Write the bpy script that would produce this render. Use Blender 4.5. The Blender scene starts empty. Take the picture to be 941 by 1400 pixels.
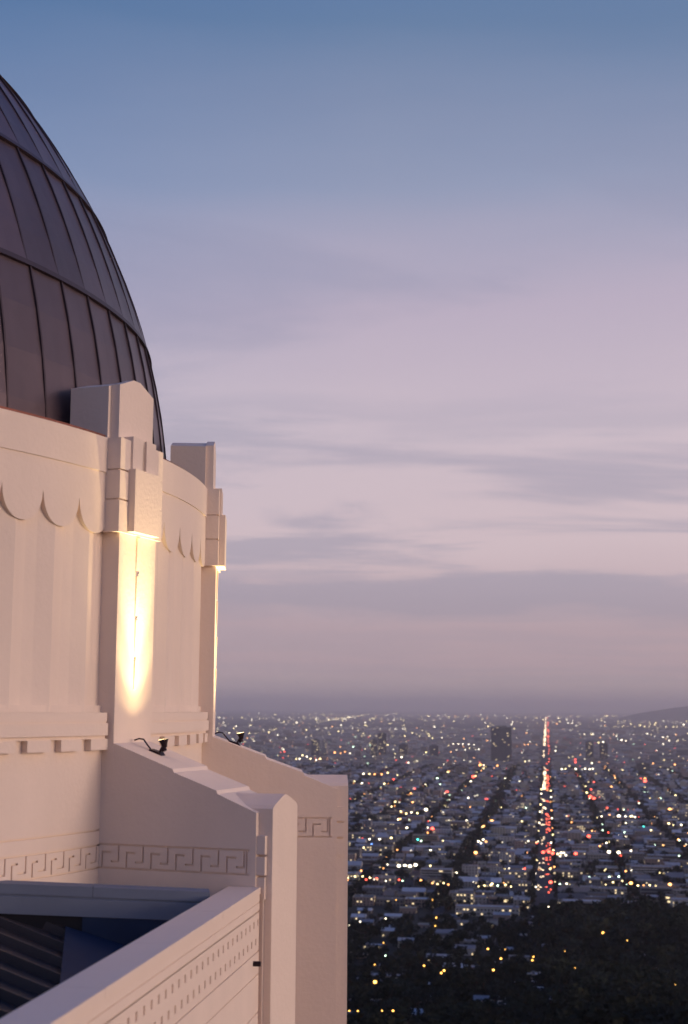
import bpy, math, random
from mathutils import Vector, Matrix, Quaternion
rnd = random.Random(7)
D = bpy.data
scn = bpy.context.scene
COL = scn.collection
R_ = math.radians

# ---------------------------------------------------------------- camera
# origin = the photographer's eye; x right, y away, z up (metres)
FPX = 1944.0
PITCH = math.atan((967 - 700) / FPX)
ROLL = R_(0.4)
camd = D.cameras.new("camera")
camo = D.objects.new("camera", camd)
COL.objects.link(camo)
camd.sensor_fit = 'VERTICAL'
camd.sensor_height = 36.0
camd.lens = FPX / 1400 * 36.0
camd.clip_start = 0.5
camd.clip_end = 200000
camo.rotation_mode = 'QUATERNION'
camo.rotation_quaternion = Quaternion((1, 0, 0), math.pi / 2 + PITCH) @ Quaternion((0, 0, 1), ROLL)
camd.dof.use_dof = True
camd.dof.focus_distance = 30.0
camd.dof.aperture_fstop = 1.2
scn.camera = camo

# ---------------------------------------------------------------- dusk sky
SUN_AZ = Vector((0.975, -0.17, 0)).normalized()      # the afterglow stands in the west, right of the picture
SUN_EL = 4.0
world = D.worlds.new("World"); scn.world = world; world.use_nodes = True
wn = world.node_tree; wn.nodes.clear()
def N(nt, typ, **kw):
    n = nt.nodes.new(typ)
    for k, v in kw.items():
        if k in n.inputs: n.inputs[k].default_value = v
        else: setattr(n, k, v)
    return n
def L(nt, a, b): nt.links.new(a, b)
def math_(nt, op, a, b=None, c=None, clamp=False):
    n = nt.nodes.new('ShaderNodeMath'); n.operation = op; n.use_clamp = clamp
    for i, v in enumerate((a, b, c)):
        if v is None: continue
        if isinstance(v, (int, float)): n.inputs[i].default_value = v
        else: nt.links.new(v, n.inputs[i])
    return n.outputs[0]
def lin(c):
    return tuple(((x / 255 + 0.055) / 1.055) ** 2.4 if x / 255 > 0.04045 else x / 255 / 12.92 for x in c) + (1,)
def ramp(nt, fac, stops, interp='EASE'):
    r = nt.nodes.new('ShaderNodeValToRGB'); r.color_ramp.interpolation = interp
    el = r.color_ramp.elements
    while len(el) < len(stops): el.new(0.5)
    for e, (p, c) in zip(el, stops):
        e.position = p; e.color = c if len(c) == 4 else lin(c)
    nt.links.new(fac, r.inputs[0]); return r.outputs[0]
def mix(nt, f, a, b, mode='MIX'):
    m = nt.nodes.new('ShaderNodeMix'); m.data_type = 'RGBA'; m.blend_type = mode; m.clamp_factor = True
    for s, v in ((m.inputs[0], f), (m.inputs[6], a), (m.inputs[7], b)):
        if isinstance(v, (int, float, tuple)): s.default_value = v
        else: nt.links.new(v, s)
    return m.outputs[2]

tc = N(wn, 'ShaderNodeTexCoord')
sx = N(wn, 'ShaderNodeSeparateXYZ'); L(wn, tc.outputs['Generated'], sx.inputs[0])
DX, DY, DZ = sx.outputs
zup = math_(wn, 'MAXIMUM', DZ, 0.0)
# azimuth measured from the picture's middle towards the afterglow
az = math_(wn, 'ARCTAN2', DX, DY)
# a little drift of the colour bands with azimuth
cmb = N(wn, 'ShaderNodeCombineXYZ'); L(wn, az, cmb.inputs[0]); L(wn, math_(wn, 'MULTIPLY', DZ, 6.0), cmb.inputs[1])
nz0 = N(wn, 'ShaderNodeTexNoise', Scale=2.2, Detail=3.0); L(wn, cmb.outputs[0], nz0.inputs['Vector'])
zz = math_(wn, 'ADD', zup, math_(wn, 'MULTIPLY', math_(wn, 'SUBTRACT', nz0.outputs[0], 0.5), 0.05))
base = ramp(wn, zz, [(0.0, (198, 176, 174)), (0.012, (196, 174, 174)), (0.025, (192, 168, 172)), (0.055, (195, 170, 175)), (0.115, (216, 195, 200)),
                     (0.19, (209, 193, 203)), (0.275, (191, 178, 197)), (0.355, (151, 159, 187)),
                     (0.45, (104, 130, 167)), (0.62, (66, 106, 170)), (1.0, (46, 88, 165))], 'LINEAR')
# clouds on a sheet seen in perspective
den = math_(wn, 'ADD', zup, 0.045)
cx_ = math_(wn, 'DIVIDE', DX, den); cy_ = math_(wn, 'DIVIDE', DY, den)
cc = N(wn, 'ShaderNodeCombineXYZ'); L(wn, cx_, cc.inputs[0]); L(wn, cy_, cc.inputs[1])
mp = N(wn, 'ShaderNodeMapping'); mp.inputs['Rotation'].default_value = (0, 0, R_(24)); mp.inputs['Scale'].default_value = (0.5, 0.85, 1)
mp.inputs['Location'].default_value = (3.1, 0.6, 0)
L(wn, cc.outputs[0], mp.inputs[0])
n1 = N(wn, 'ShaderNodeTexNoise', Scale=1.05, Detail=7.0, Roughness=0.58, Distortion=0.5); L(wn, mp.outputs[0], n1.inputs['Vector'])
c1 = ramp(wn, n1.outputs[0], [(0.46, (0, 0, 0, 1)), (0.60, (1, 1, 1, 1))])
# one long low bank above the haze, ragged along its edges
nb = N(wn, 'ShaderNodeTexNoise', Scale=1.0, Detail=6.0, Roughness=0.6)
cb = N(wn, 'ShaderNodeCombineXYZ'); L(wn, math_(wn, 'MULTIPLY', az, 5.0), cb.inputs[0]); L(wn, math_(wn, 'MULTIPLY', DZ, 42.0), cb.inputs[1]); L(wn, cb.outputs[0], nb.inputs['Vector'])
zb = math_(wn, 'ADD', DZ, math_(wn, 'MULTIPLY', math_(wn, 'ADD', math_(wn, 'SUBTRACT', nb.outputs[0], 0.5), math_(wn, 'MULTIPLY', az, 0.12)), 0.06))
bank = ramp(wn, zb, [(0.0, (0, 0, 0, 1)), (0.036, (0, 0, 0, 1)), (0.046, (0.45, 0.45, 0.45, 1)), (0.056, (0.12, 0.12, 0.12, 1)), (0.070, (0.95, 0.95, 0.95, 1)), (0.088, (0.85, 0.85, 0.85, 1)), (0.095, (0, 0, 0, 1)), (1, (0, 0, 0, 1))], 'LINEAR')
bank2 = ramp(wn, zb, [(0.0, (0, 0, 0, 1)), (0.186, (0, 0, 0, 1)), (0.20, (0.5, 0.5, 0.5, 1)), (0.222, (0, 0, 0, 1)), (1, (0, 0, 0, 1))], 'LINEAR')
lowfade = ramp(wn, zup, [(0.0, (0.2, 0.2, 0.2, 1)), (0.05, (0.55, 0.55, 0.55, 1)), (0.1, (1, 1, 1, 1)), (0.18, (0.75, 0.75, 0.75, 1)), (0.3, (0.5, 0.5, 0.5, 1)), (0.42, (0.1, 0.1, 0.1, 1)), (1, (0.05, 0.05, 0.05, 1))], 'LINEAR')
cf = math_(wn, 'MULTIPLY', math_(wn, 'MULTIPLY', c1, 0.8), lowfade)
cf = math_(wn, 'MAXIMUM', cf, math_(wn, 'MAXIMUM', bank, math_(wn, 'MULTIPLY', bank2, 0.6)))
cloudc = ramp(wn, zup, [(0.0, (172, 158, 164)), (0.06, (168, 157, 170)), (0.1, (166, 160, 177)), (0.3, (148, 150, 177)), (1, (60, 90, 135))], 'LINEAR')
sky = mix(wn, math_(wn, 'MULTIPLY', cf, 0.85), base, cloudc)
# the east, left of the picture, is already darker and bluer
east = math_(wn, 'MULTIPLY', ramp(wn, math_(wn, 'ADD', DX, 0.5), [(0.0, (1, 1, 1, 1)), (0.25, (0.75, 0.75, 0.75, 1)), (0.52, (0, 0, 0, 1)), (1, (0, 0, 0, 1))], 'LINEAR'),
             ramp(wn, zup, [(0.12, (0, 0, 0, 1)), (0.36, (1, 1, 1, 1))], 'LINEAR'))
sky = mix(wn, east, sky, (0.62, 0.80, 0.96, 1), 'MULTIPLY')
# the afterglow, strongest in the west near the horizon
dotp = math_(wn, 'ADD', math_(wn, 'MULTIPLY', DX, SUN_AZ.x), math_(wn, 'MULTIPLY', DY, SUN_AZ.y))
g1 = math_(wn, 'MULTIPLY', ramp(wn, dotp, [(0.0, (0, 0, 0, 1)), (0.32, (0.14, 0.14, 0.14, 1)), (1.0, (1, 1, 1, 1))]),
           ramp(wn, zup, [(0.0, (0.55, 0.55, 0.55, 1)), (0.055, (1, 1, 1, 1)), (0.12, (0.6, 0.6, 0.6, 1)), (0.5, (0, 0, 0, 1)), (1, (0, 0, 0, 1))], 'LINEAR'))
glow = mix(wn, 1.0, (0, 0, 0, 1), (0.75, 0.42, 0.28, 1))
sky = mix(wn, g1, sky, mix(wn, 1.0, sky, glow, 'ADD'))
# real twilight air as a small share of the light
nish = N(wn, 'ShaderNodeTexSky'); nish.sky_type = 'NISHITA'; nish.sun_disc = False
nish.sun_elevation = R_(SUN_EL); nish.sun_rotation = math.atan2(SUN_AZ.x, SUN_AZ.y)
bgA = N(wn, 'ShaderNodeBackground', Strength=0.97); L(wn, sky, bgA.inputs[0])
bgB = N(wn, 'ShaderNodeBackground', Strength=0.002); L(wn, nish.outputs[0], bgB.inputs[0])
adds = N(wn, 'ShaderNodeAddShader'); L(wn, bgA.outputs[0], adds.inputs[0]); L(wn, bgB.outputs[0], adds.inputs[1])
wo = N(wn, 'ShaderNodeOutputWorld'); L(wn, adds.outputs[0], wo.inputs[0])

sund = D.lights.new("sun", 'SUN'); sund.energy = 2.45; sund.angle = R_(24); sund.color = (1.0, 0.73, 0.575)
suno = D.objects.new("sun", sund); COL.objects.link(suno)
sdir = Vector((SUN_AZ.x * math.cos(R_(SUN_EL)), SUN_AZ.y * math.cos(R_(SUN_EL)), math.sin(R_(SUN_EL))))
suno.rotation_mode = 'QUATERNION'; suno.rotation_quaternion = sdir.to_track_quat('Z', 'Y')

vs = scn.view_settings
vs.view_transform = 'Standard'; vs.look = 'None'; vs.exposure = 0.0; vs.gamma = 1.0; vs.use_curve_mapping = False
cy = scn.cycles
cy.max_bounces = 8; cy.diffuse_bounces = 5; cy.glossy_bounces = 2; cy.volume_bounces = 4; cy.transmission_bounces = 2
cy.sample_clamp_indirect = 4.0
cy.use_denoising = True

# ---------------------------------------------------------------- helpers
class MB:
    """collects faces, then links them as one mesh object"""
    def __init__(self): self.v = []; self.f = []; self.m = []
    def face(self, pts, mi=0):
        n = len(self.v); self.v += [tuple(p) for p in pts]; self.f.append(tuple(range(n, n + len(pts)))); self.m.append(mi)
    def hexa(self, p, mi=0):   # p: 8 points, bottom loop then top loop
        n = len(self.v); self.v += [tuple(q) for q in p]
        for q in ((3, 2, 1, 0), (4, 5, 6, 7), (0, 1, 5, 4), (1, 2, 6, 5), (2, 3, 7, 6), (3, 0, 4, 7)):
            self.f.append(tuple(n + i for i in q)); self.m.append(mi)
    def box(self, x0, x1, y0, y1, z0, z1, T=None, mi=0):
        P = [(x0, y0, z0), (x1, y0, z0), (x1, y1, z0), (x0, y1, z0), (x0, y0, z1), (x1, y0, z1), (x1, y1, z1), (x0, y1, z1)]
        if T: P = [T(*q) for q in P]
        self.hexa(P, mi)
    def prism(self, poly, lo, hi, T, mi=0):  # poly of (u,v) extruded lo..hi; T(u,v,w)
        n = len(self.v); k = len(poly)
        self.v += [tuple(T(u, v, lo)) for u, v in poly] + [tuple(T(u, v, hi)) for u, v in poly]
        self.f.append(tuple(range(n + k - 1, n - 1, -1))); self.f.append(tuple(range(n + k, n + 2 * k))); self.m += [mi, mi]
        for i in range(k):
            j = (i + 1) % k
            self.f.append((n + i, n + j, n + k + j, n + k + i)); self.m.append(mi)
    def tube(self, path, r, seg=8, mi=0, cap=True):
        path = [Vector(p) for p in path]; rings = []
        rr = r if isinstance(r, (list, tuple)) else [r] * len(path)
        for i, p in enumerate(path):
            d = (path[min(i + 1, len(path) - 1)] - path[max(i - 1, 0)]).normalized()
            a = d.orthogonal().normalized() if i == 0 else (prev - d * prev.dot(d)).normalized()
            prev = a; b = d.cross(a); n = len(self.v)
            self.v += [tuple(p + (a * math.cos(t) + b * math.sin(t)) * rr[i]) for t in [2 * math.pi * k / seg for k in range(seg)]]
            rings.append(n)
        for a, b in zip(rings, rings[1:]):
            for k in range(seg):
                j = (k + 1) % seg; self.f.append((a + k, a + j, b + j, b + k)); self.m.append(mi)
        if cap:
            self.f.append(tuple(rings[0] + k for k in range(seg))[::-1]); self.f.append(tuple(rings[-1] + k for k in range(seg))); self.m += [mi, mi]
    def ico(self, c, r, mi=0, sz=1.0):
        n = len(self.v)
        self.v += [(c[0] + r * x, c[1] + r * y, c[2] + r * z * sz) for x, y, z in OCT_V]
        self.f += [tuple(n + i for i in q) for q in OCT_F]; self.m += [mi] * len(OCT_F)
    def mesh(self, name, mats, smooth=False):
        me = D.meshes.new(name); me.from_pydata(self.v, [], self.f)
        for m in (mats if isinstance(mats, (list, tuple)) else [mats]): me.materials.append(m)
        me.polygons.foreach_set('material_index', self.m)
        if smooth: me.polygons.foreach_set('use_smooth', [True] * len(self.f))
        me.update(); return me
    def build(self, name, mats, parent=None, smooth=False, fix=True):
        me = self.mesh(name, mats, smooth)
        if fix and len(self.f) < 60000:
            import bmesh
            bm = bmesh.new(); bm.from_mesh(me); bmesh.ops.recalc_face_normals(bm, faces=bm.faces); bm.to_mesh(me); bm.free()
        return link(name, me, parent)
def _ico():
    t = (1 + 5 ** .5) / 2
    v = [(-1, t, 0), (1, t, 0), (-1, -t, 0), (1, -t, 0), (0, -1, t), (0, 1, t), (0, -1, -t), (0, 1, -t), (t, 0, -1), (t, 0, 1), (-t, 0, -1), (-t, 0, 1)]
    l = (1 + t * t) ** .5
    f = [(0, 11, 5), (0, 5, 1), (0, 1, 7), (0, 7, 10), (0, 10, 11), (1, 5, 9), (5, 11, 4), (11, 10, 2), (10, 7, 6), (7, 1, 8), (3, 9, 4), (3, 4, 2), (3, 2, 6), (3, 6, 8), (3, 8, 9), (4, 9, 5), (2, 4, 11), (6, 2, 10), (8, 6, 7), (9, 8, 1)]
    return [(a / l, b / l, c / l) for a, b, c in v], f
OCT_V, OCT_F = _ico()
def link(name, me, parent=None):
    o = D.objects.new(name, me); COL.objects.link(o)
    if parent is not None: o.parent = parent
    return o
def tag(o, label=None, cat=None, group=None, kind=None):
    if label: o['label'] = label
    if cat: o['category'] = cat
    if group: o['group'] = group
    if kind: o['kind'] = kind
    return o
def empty(name, loc=(0, 0, 0), **kw):
    o = D.objects.new(name, None); o.location = loc; COL.objects.link(o); o.empty_display_size = 0.1
    return tag(o, **kw)

def mat(name, col, rough=0.8, metal=0.0, noise=None, bump=None, spec=0.3, objvar=0.0, streak=None):
    """noise=(scale, amount), bump=(scale, strength), streak=(scale, amount): vertical weathering"""
    m = D.materials.new(name); m.use_nodes = True; nt = m.node_tree; b = nt.nodes['Principled BSDF']
    b.inputs['Roughness'].default_value = rough; b.inputs['Metallic'].default_value = metal; b.inputs['Specular IOR Level'].default_value = spec
    c = (*col, 1); b.inputs['Base Color'].default_value = c
    out = None
    geo = N(nt, 'ShaderNodeNewGeometry')
    if noise:
        t = N(nt, 'ShaderNodeTexNoise', Scale=noise[0], Detail=6.0, Roughness=0.65); L(nt, geo.outputs['Position'], t.inputs['Vector'])
        f = math_(nt, 'ADD', math_(nt, 'MULTIPLY', math_(nt, 'SUBTRACT', t.outputs[0], 0.5), 2 * noise[1]), 1.0)
        vm = N(nt, 'ShaderNodeVectorMath', operation='SCALE'); vm.inputs[0].default_value = col; L(nt, f, vm.inputs['Scale']); out = vm.outputs[0]
    if streak:
        mpn = N(nt, 'ShaderNodeMapping'); mpn.inputs['Scale'].default_value = (1, 1, 0.06); L(nt, geo.outputs['Position'], mpn.inputs[0])
        t = N(nt, 'ShaderNodeTexNoise', Scale=streak[0], Detail=4.0); L(nt, mpn.outputs[0], t.inputs['Vector'])
        f = math_(nt, 'ADD', math_(nt, 'MULTIPLY', math_(nt, 'SUBTRACT', t.outputs[0], 0.5), 2 * streak[1]), 1.0)
        vm = N(nt, 'ShaderNodeVectorMath', operation='SCALE')
        if out is None: vm.inputs[0].default_value = col
        else: L(nt, out, vm.inputs[0])
        L(nt, f, vm.inputs['Scale']); out = vm.outputs[0]
    if objvar:
        oi = N(nt, 'ShaderNodeObjectInfo'); f = math_(nt, 'ADD', math_(nt, 'MULTIPLY', oi.outputs['Random'], 2 * objvar), 1 - objvar)
        vm = N(nt, 'ShaderNodeVectorMath', operation='SCALE')
        if out is None: vm.inputs[0].default_value = col
        else: L(nt, out, vm.inputs[0])
        L(nt, f, vm.inputs['Scale']); out = vm.outputs[0]
    if out is not None: L(nt, out, b.inputs['Base Color'])
    if bump:
        t = N(nt, 'ShaderNodeTexNoise', Scale=bump[0], Detail=5.0); L(nt, geo.outputs['Position'], t.inputs['Vector'])
        bp = N(nt, 'ShaderNodeBump', Strength=bump[1], Distance=0.02); L(nt, t.outputs[0], bp.inputs['Height']); L(nt, bp.outputs[0], b.inputs['Normal'])
    return m
def emit(name, col, strength):
    m = D.materials.new(name); m.use_nodes = True; nt = m.node_tree; nt.nodes.clear()
    e = N(nt, 'ShaderNodeEmission', Strength=strength); e.inputs[0].default_value = (*col, 1)
    o = N(nt, 'ShaderNodeOutputMaterial'); L(nt, e.outputs[0], o.inputs[0])
    m.cycles.emission_sampling = 'NONE'
    return m

M_plaster = mat('painted_plaster', (0.80, 0.662, 0.55), 0.75, noise=(0.7, 0.07), bump=(14, 0.25), streak=(1.6, 0.06))
M_trim = mat('painted_trim', (0.80, 0.662, 0.55), 0.7, noise=(0.9, 0.05), bump=(20, 0.2))
M_core = mat('painted_core', (0.66, 0.54, 0.46), 0.8)
M_copper = mat('aged_copper', (0.118, 0.084, 0.096), 0.42, 0.5, noise=(0.9, 0.28), bump=(3, 0.25), spec=0.5, objvar=0.16, streak=(2.5, 0.15))
M_seam = mat('copper_seam', (0.070, 0.050, 0.058), 0.5, 0.5, noise=(1.5, 0.2))
M_gutter = mat('copper_gutter', (0.20, 0.075, 0.055), 0.55, 0.6, noise=(1.5, 0.2))
M_roofmetal = mat('dark_roof_metal', (0.055, 0.048, 0.052), 0.5, 0.3, noise=(1.0, 0.3), objvar=0.2)
M_flash = mat('black_flashing', (0.012, 0.012, 0.016), 0.6)
M_flare = mat('blue_flare_tint', (0.014, 0.030, 0.072), 0.6, noise=(1.2, 0.35))  # blue of a lens flare put into a surface colour
M_lampmetal = mat('dark_bronze_metal', (0.030, 0.018, 0.022), 0.45, 0.6)
M_lens = emit('lamp_lens', (1.0, 0.72, 0.35), 9.0)
M_asphalt = mat('asphalt', (0.045, 0.047, 0.055), 0.9, noise=(0.02, 0.3))
M_ground = mat('dry_ground', (0.045, 0.043, 0.045), 0.95, noise=(0.012, 0.5))
M_hillground = mat('chaparral_ground', (0.022, 0.022, 0.018), 0.95, noise=(0.05, 0.5))
M_foliage = [mat('foliage_%s' % n, c, 0.95, noise=(0.09, 0.45), objvar=0.3, spec=0.04) for n, c in (('deep', (0.020, 0.026, 0.017)), ('olive', (0.035, 0.038, 0.022)), ('grey', (0.028, 0.036, 0.030)))]
M_bark = mat('bark', (0.05, 0.04, 0.032), 0.95)
WALLC = [(0.34, 0.31, 0.27), (0.26, 0.22, 0.18), (0.42, 0.40, 0.37), (0.20, 0.17, 0.15), (0.30, 0.22, 0.18), (0.15, 0.15, 0.16), (0.36, 0.33, 0.26)]
WALLN = ['cream', 'tan', 'pale', 'brown', 'salmon', 'dark grey', 'sand-coloured']
ROOFC = [(0.34, 0.34, 0.35), (0.20, 0.20, 0.22), (0.10, 0.10, 0.11), (0.24, 0.19, 0.16), (0.44, 0.45, 0.47), (0.14, 0.09, 0.07)]
ROOFN = ['light grey', 'grey', 'dark', 'tan', 'whitish', 'reddish brown']
M_wall = [mat('wall_%s' % n.replace(' ', '_'), c, 0.85, noise=(0.12, 0.3), objvar=0.15) for n, c in zip(WALLN, WALLC)]
M_roof = [mat('roof_%s' % n.replace(' ', '_'), c, 0.9, noise=(0.1, 0.35), objvar=0.15) for n, c in zip(ROOFN, ROOFC)]
M_glass = mat('dark_window_glass', (0.02, 0.025, 0.035), 0.15, spec=0.6)
M_litwin = emit('lit_window', (1.0, 0.76, 0.42), 1.7)
LC = {'w': (1.0, 0.86, 0.62), 'y': (1.0, 0.78, 0.36), 'o': (1.0, 0.42, 0.13), 'r': (1.0, 0.10, 0.06), 'g': (0.72, 1.0, 0.72), 't': (0.10, 0.9, 0.75), 'b': (0.15, 0.35, 1.0), 'a': (1.0, 0.50, 0.10)}
LN = {'w': 'warm white', 'y': 'yellow', 'o': 'orange', 'r': 'red', 'g': 'greenish white', 't': 'teal', 'b': 'blue', 'a': 'amber'}
M_dim = {k: emit('faint_glow_' + LN[k].replace(' ', '_'), c, 2.0) for k, c in LC.items()}
M_light = {k: emit('glow_' + LN[k].replace(' ', '_'), c, 7.0) for k, c in LC.items()}

# ================================================================ THE OBSERVATORY
CX, CY, RD = -15.343, 25.526, 12.845       # axis and radius of the rotunda
def cyl(th, r, z):
    t = R_(th); return (CX + r * math.cos(t), CY + r * math.sin(t), z)
def frame(p):
    """(radius, tangential offset, height) about the spoke at angle p -> world"""
    e = (math.cos(R_(p)), math.sin(R_(p)))
    return lambda r, t, z: (CX + e[0] * r - e[1] * t, CY + e[1] * r + e[0] * t, z)
PILS = [-64.65, -42.15, -19.65, 2.85, 25.35]
BAYS = [-53.4, -30.9, -8.4, 14.1]
obs = empty('observatory_rotunda', (CX, CY, -20), label='cream plaster observatory rotunda with copper dome, fluted wall and stepped buttresses', cat='observatory')
OFF = Vector((CX, CY, -20))
def ob(mb, name, mats, parent=obs, **kw):
    """link world-space geometry under a parent that stands at OFF"""
    o = mb.build(name, mats, parent, **kw)
    if parent is obs: o.matrix_parent_inverse = Matrix.Translation(-OFF)
    return o

def relief(mb, us, hs, depth, T):
    """stepped relief: depth[i][j] sinks cell (i,j); T(u,h,d) -> world"""
    nu, nh = len(us) - 1, len(hs) - 1
    for i in range(nu):
        for j in range(nh):
            d = depth(i, j)
            mb.face([T(us[i], hs[j], d), T(us[i + 1], hs[j], d), T(us[i + 1], hs[j + 1], d), T(us[i], hs[j + 1], d)])
            if i + 1 < nu:
                e = depth(i + 1, j)
                if e != d: mb.face([T(us[i + 1], hs[j], d), T(us[i + 1], hs[j], e), T(us[i + 1], hs[j + 1], e), T(us[i + 1], hs[j + 1], d)])
            if j + 1 < nh:
                e = depth(i, j + 1)
                if e != d: mb.face([T(us[i], hs[j + 1], d), T(us[i + 1], hs[j + 1], d), T(us[i + 1], hs[j + 1], e), T(us[i], hs[j + 1], e)])
# Greek key: groove cells inside one unit (x, h in 0..1)
G = 0.027
def key_relief(mb, s0, s1, z0, z1, unit, T, endbar=True):
    H = z1 - z0
    n = max(1, round((s1 - s0) / unit)); U = (s1 - s0) / n
    us = [s0]; marks = []
    for k in range(n):
        b = s0 + k * U
        for x in (0.13, 0.45, 0.80):
            us += [b + x * U - G / 2, b + x * U + G / 2]
    us += [s1 - 2 * G, s1 - G, s1]
    us = sorted(set(us))
    hs = [z0, z0 + G, z0 + .30 * H - G / 2, z0 + .30 * H + G / 2, z0 + .66 * H - G / 2, z0 + .66 * H + G / 2, z1 - G, z1]
    def dep(i, j):
        s = (us[i] + us[i + 1]) / 2; h = (hs[j] + hs[j + 1]) / 2
        if h < z0 + G or h > z1 - G: return -0.034
        if endbar and s > s1 - 2 * G and s < s1 - G: return -0.034
        x = ((s - s0) / U) % 1.0; g = G / U / 2 * 1.01; y = (h - z0) / H; gy = G / H / 2 * 1.01
        if abs(x - .13) < g and y < .66 + gy: return -0.034
        if .13 - g < x < .45 and abs(y - .66) < gy: return -0.034
        if abs(x - .80) < g and y > .30 - gy: return -0.034
        if .45 < x < .80 + g and abs(y - .30) < gy: return -0.034
        return 0.0
    relief(mb, us, hs, dep, T)

# --- the drum, bay by bay
PITCHF = 3.55
def arc(mb, th0, th1, r0, r1, z0, z1, step=0.6, rfun=None):
    n = max(1, int(round((th1 - th0) / step)))
    for i in range(n):
        a = th0 + (th1 - th0) * i / n; b = th0 + (th1 - th0) * (i + 1) / n
        mb.hexa([cyl(a, r0, z0), cyl(a, r1, z0), cyl(b, r1, z0), cyl(b, r0, z0), cyl(a, r0, z1), cyl(a, r1, z1), cyl(b, r1, z1), cyl(b, r0, z1)])
HALF = 8.75
def pleat(th, c):
    x = ((th - c) / PITCHF + 0.5) % 1.0
    if x < 0.38: f = x / 0.38
    elif x < 0.72: f = 1 - (x - 0.38) / 0.34
    else: f = 0.0
    return f
for bi, c in enumerate(BAYS):
    # fluted wall
    mb = MB(); n = 250
    prev = None
    ths = [c - HALF + 2 * HALF * i / n for i in range(n + 1)]
    for a, b in zip(ths, ths[1:]):
        ra = RD - 0.085 + 0.06 * pleat(a, c); rb = RD - 0.085 + 0.06 * pleat(b, c)
        mb.face([cyl(a, ra, -0.12), cyl(b, rb, -0.12), cyl(b, rb, 3.0), cyl(a, ra, 3.0)])
    ob(mb, 'fluted_wall', M_plaster)
    # scalloped band hanging over the flutes
    mb = MB()
    def sc(th):
        x = ((th - c) / PITCHF + 0.5) % 1.0 * 2 - 1
        if abs(th - c) > 2.5 * PITCHF: return 2.93
        return 2.93 - 0.46 * math.sqrt(max(0, 1 - min(1, abs(x) / 0.985) ** 2.3))
    for a, b in zip(ths, ths[1:]):
        za, zb_ = sc(a), sc(b); ro, ri = RD, RD - 0.12
        mb.face([cyl(a, ro, za), cyl(b, ro, zb_), cyl(b, ro, 3.38), cyl(a, ro, 3.38)])
        mb.face([cyl(a, ri, za), cyl(b, ri, zb_), cyl(b, ro, zb_), cyl(a, ro, za)])
    ob(mb, 'scalloped_frieze', M_plaster)
    # plain parapet band above, a hair proud
    mb = MB(); arc(mb, c - HALF, c + HALF, RD - 0.3, RD + 0.018, 3.383, 3.9)
    ob(mb, 'drum_parapet', M_plaster)
    # cornice in two fillets, dentils below
    mb = MB()
    arc(mb, c - HALF + .25, c + HALF - .25, RD - 0.1, RD + 0.10, -0.225, -0.10)
    arc(mb, c - HALF + .25, c + HALF - .25, RD - 0.1, RD + 0.085, -0.245, -0.225)
    arc(mb, c - HALF + .25, c + HALF - .25, RD - 0.1, RD + 0.12, -0.42, -0.245)
    arc(mb, c - HALF + .25, c + HALF - .25, RD - 0.1, RD + 0.075, -0.47, -0.42)
    ob(mb, 'cornice', M_trim)
    k0 = c - HALF + 0.35
    for k in range(6):
        a = k0 + k * 3.03; mb = MB(); arc(mb, a, a + 2.05, RD - 0.1, RD + 0.10, -0.625, -0.47, step=1.1)
        ob(mb, 'dentil', M_trim)
    # lower wall with the incised line and the Greek key band
    mb = MB()
    arc(mb, c - HALF, c + HALF, RD - 0.4, RD - 0.034, -14, 0.0)
    arc(mb, c - HALF, c + HALF, RD - 0.1, RD, -1.74, -0.1)
    arc(mb, c - HALF, c + HALF, RD - 0.1, RD, -1.95, -1.765)
    arc(mb, c - HALF, c + HALF, RD - 0.1, RD, -14, -2.29)
    ob(mb, 'lower_wall', M_plaster)
    mb = MB()
    k = RD * math.pi / 180
    key_relief(mb, (c - HALF) * k, (c + HALF) * k, -2.29, -1.95, 0.375, lambda s, h, d: cyl(s / k, RD + 0.002 + d, h), endbar=False)
    ob(mb, 'greek_key_band', M_trim)
# the far half of the drum, plain
mb = MB(); arc(mb, 36.6, 360 - 75.9 + 0, RD - 0.5, RD - 0.06, -14, 3.9, step=3)
arc(mb, 0, 360, RD - 0.62, RD - 0.42, -14, 3.82, step=3)
ob(mb, 'drum_core', M_core)
# copper gutter behind the parapet
mb = MB(); arc(mb, 0, 360, RD - 0.85, RD - 0.06, 3.905, 3.955, step=1.5); ob(mb, 'dome_gutter', M_gutter)

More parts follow.
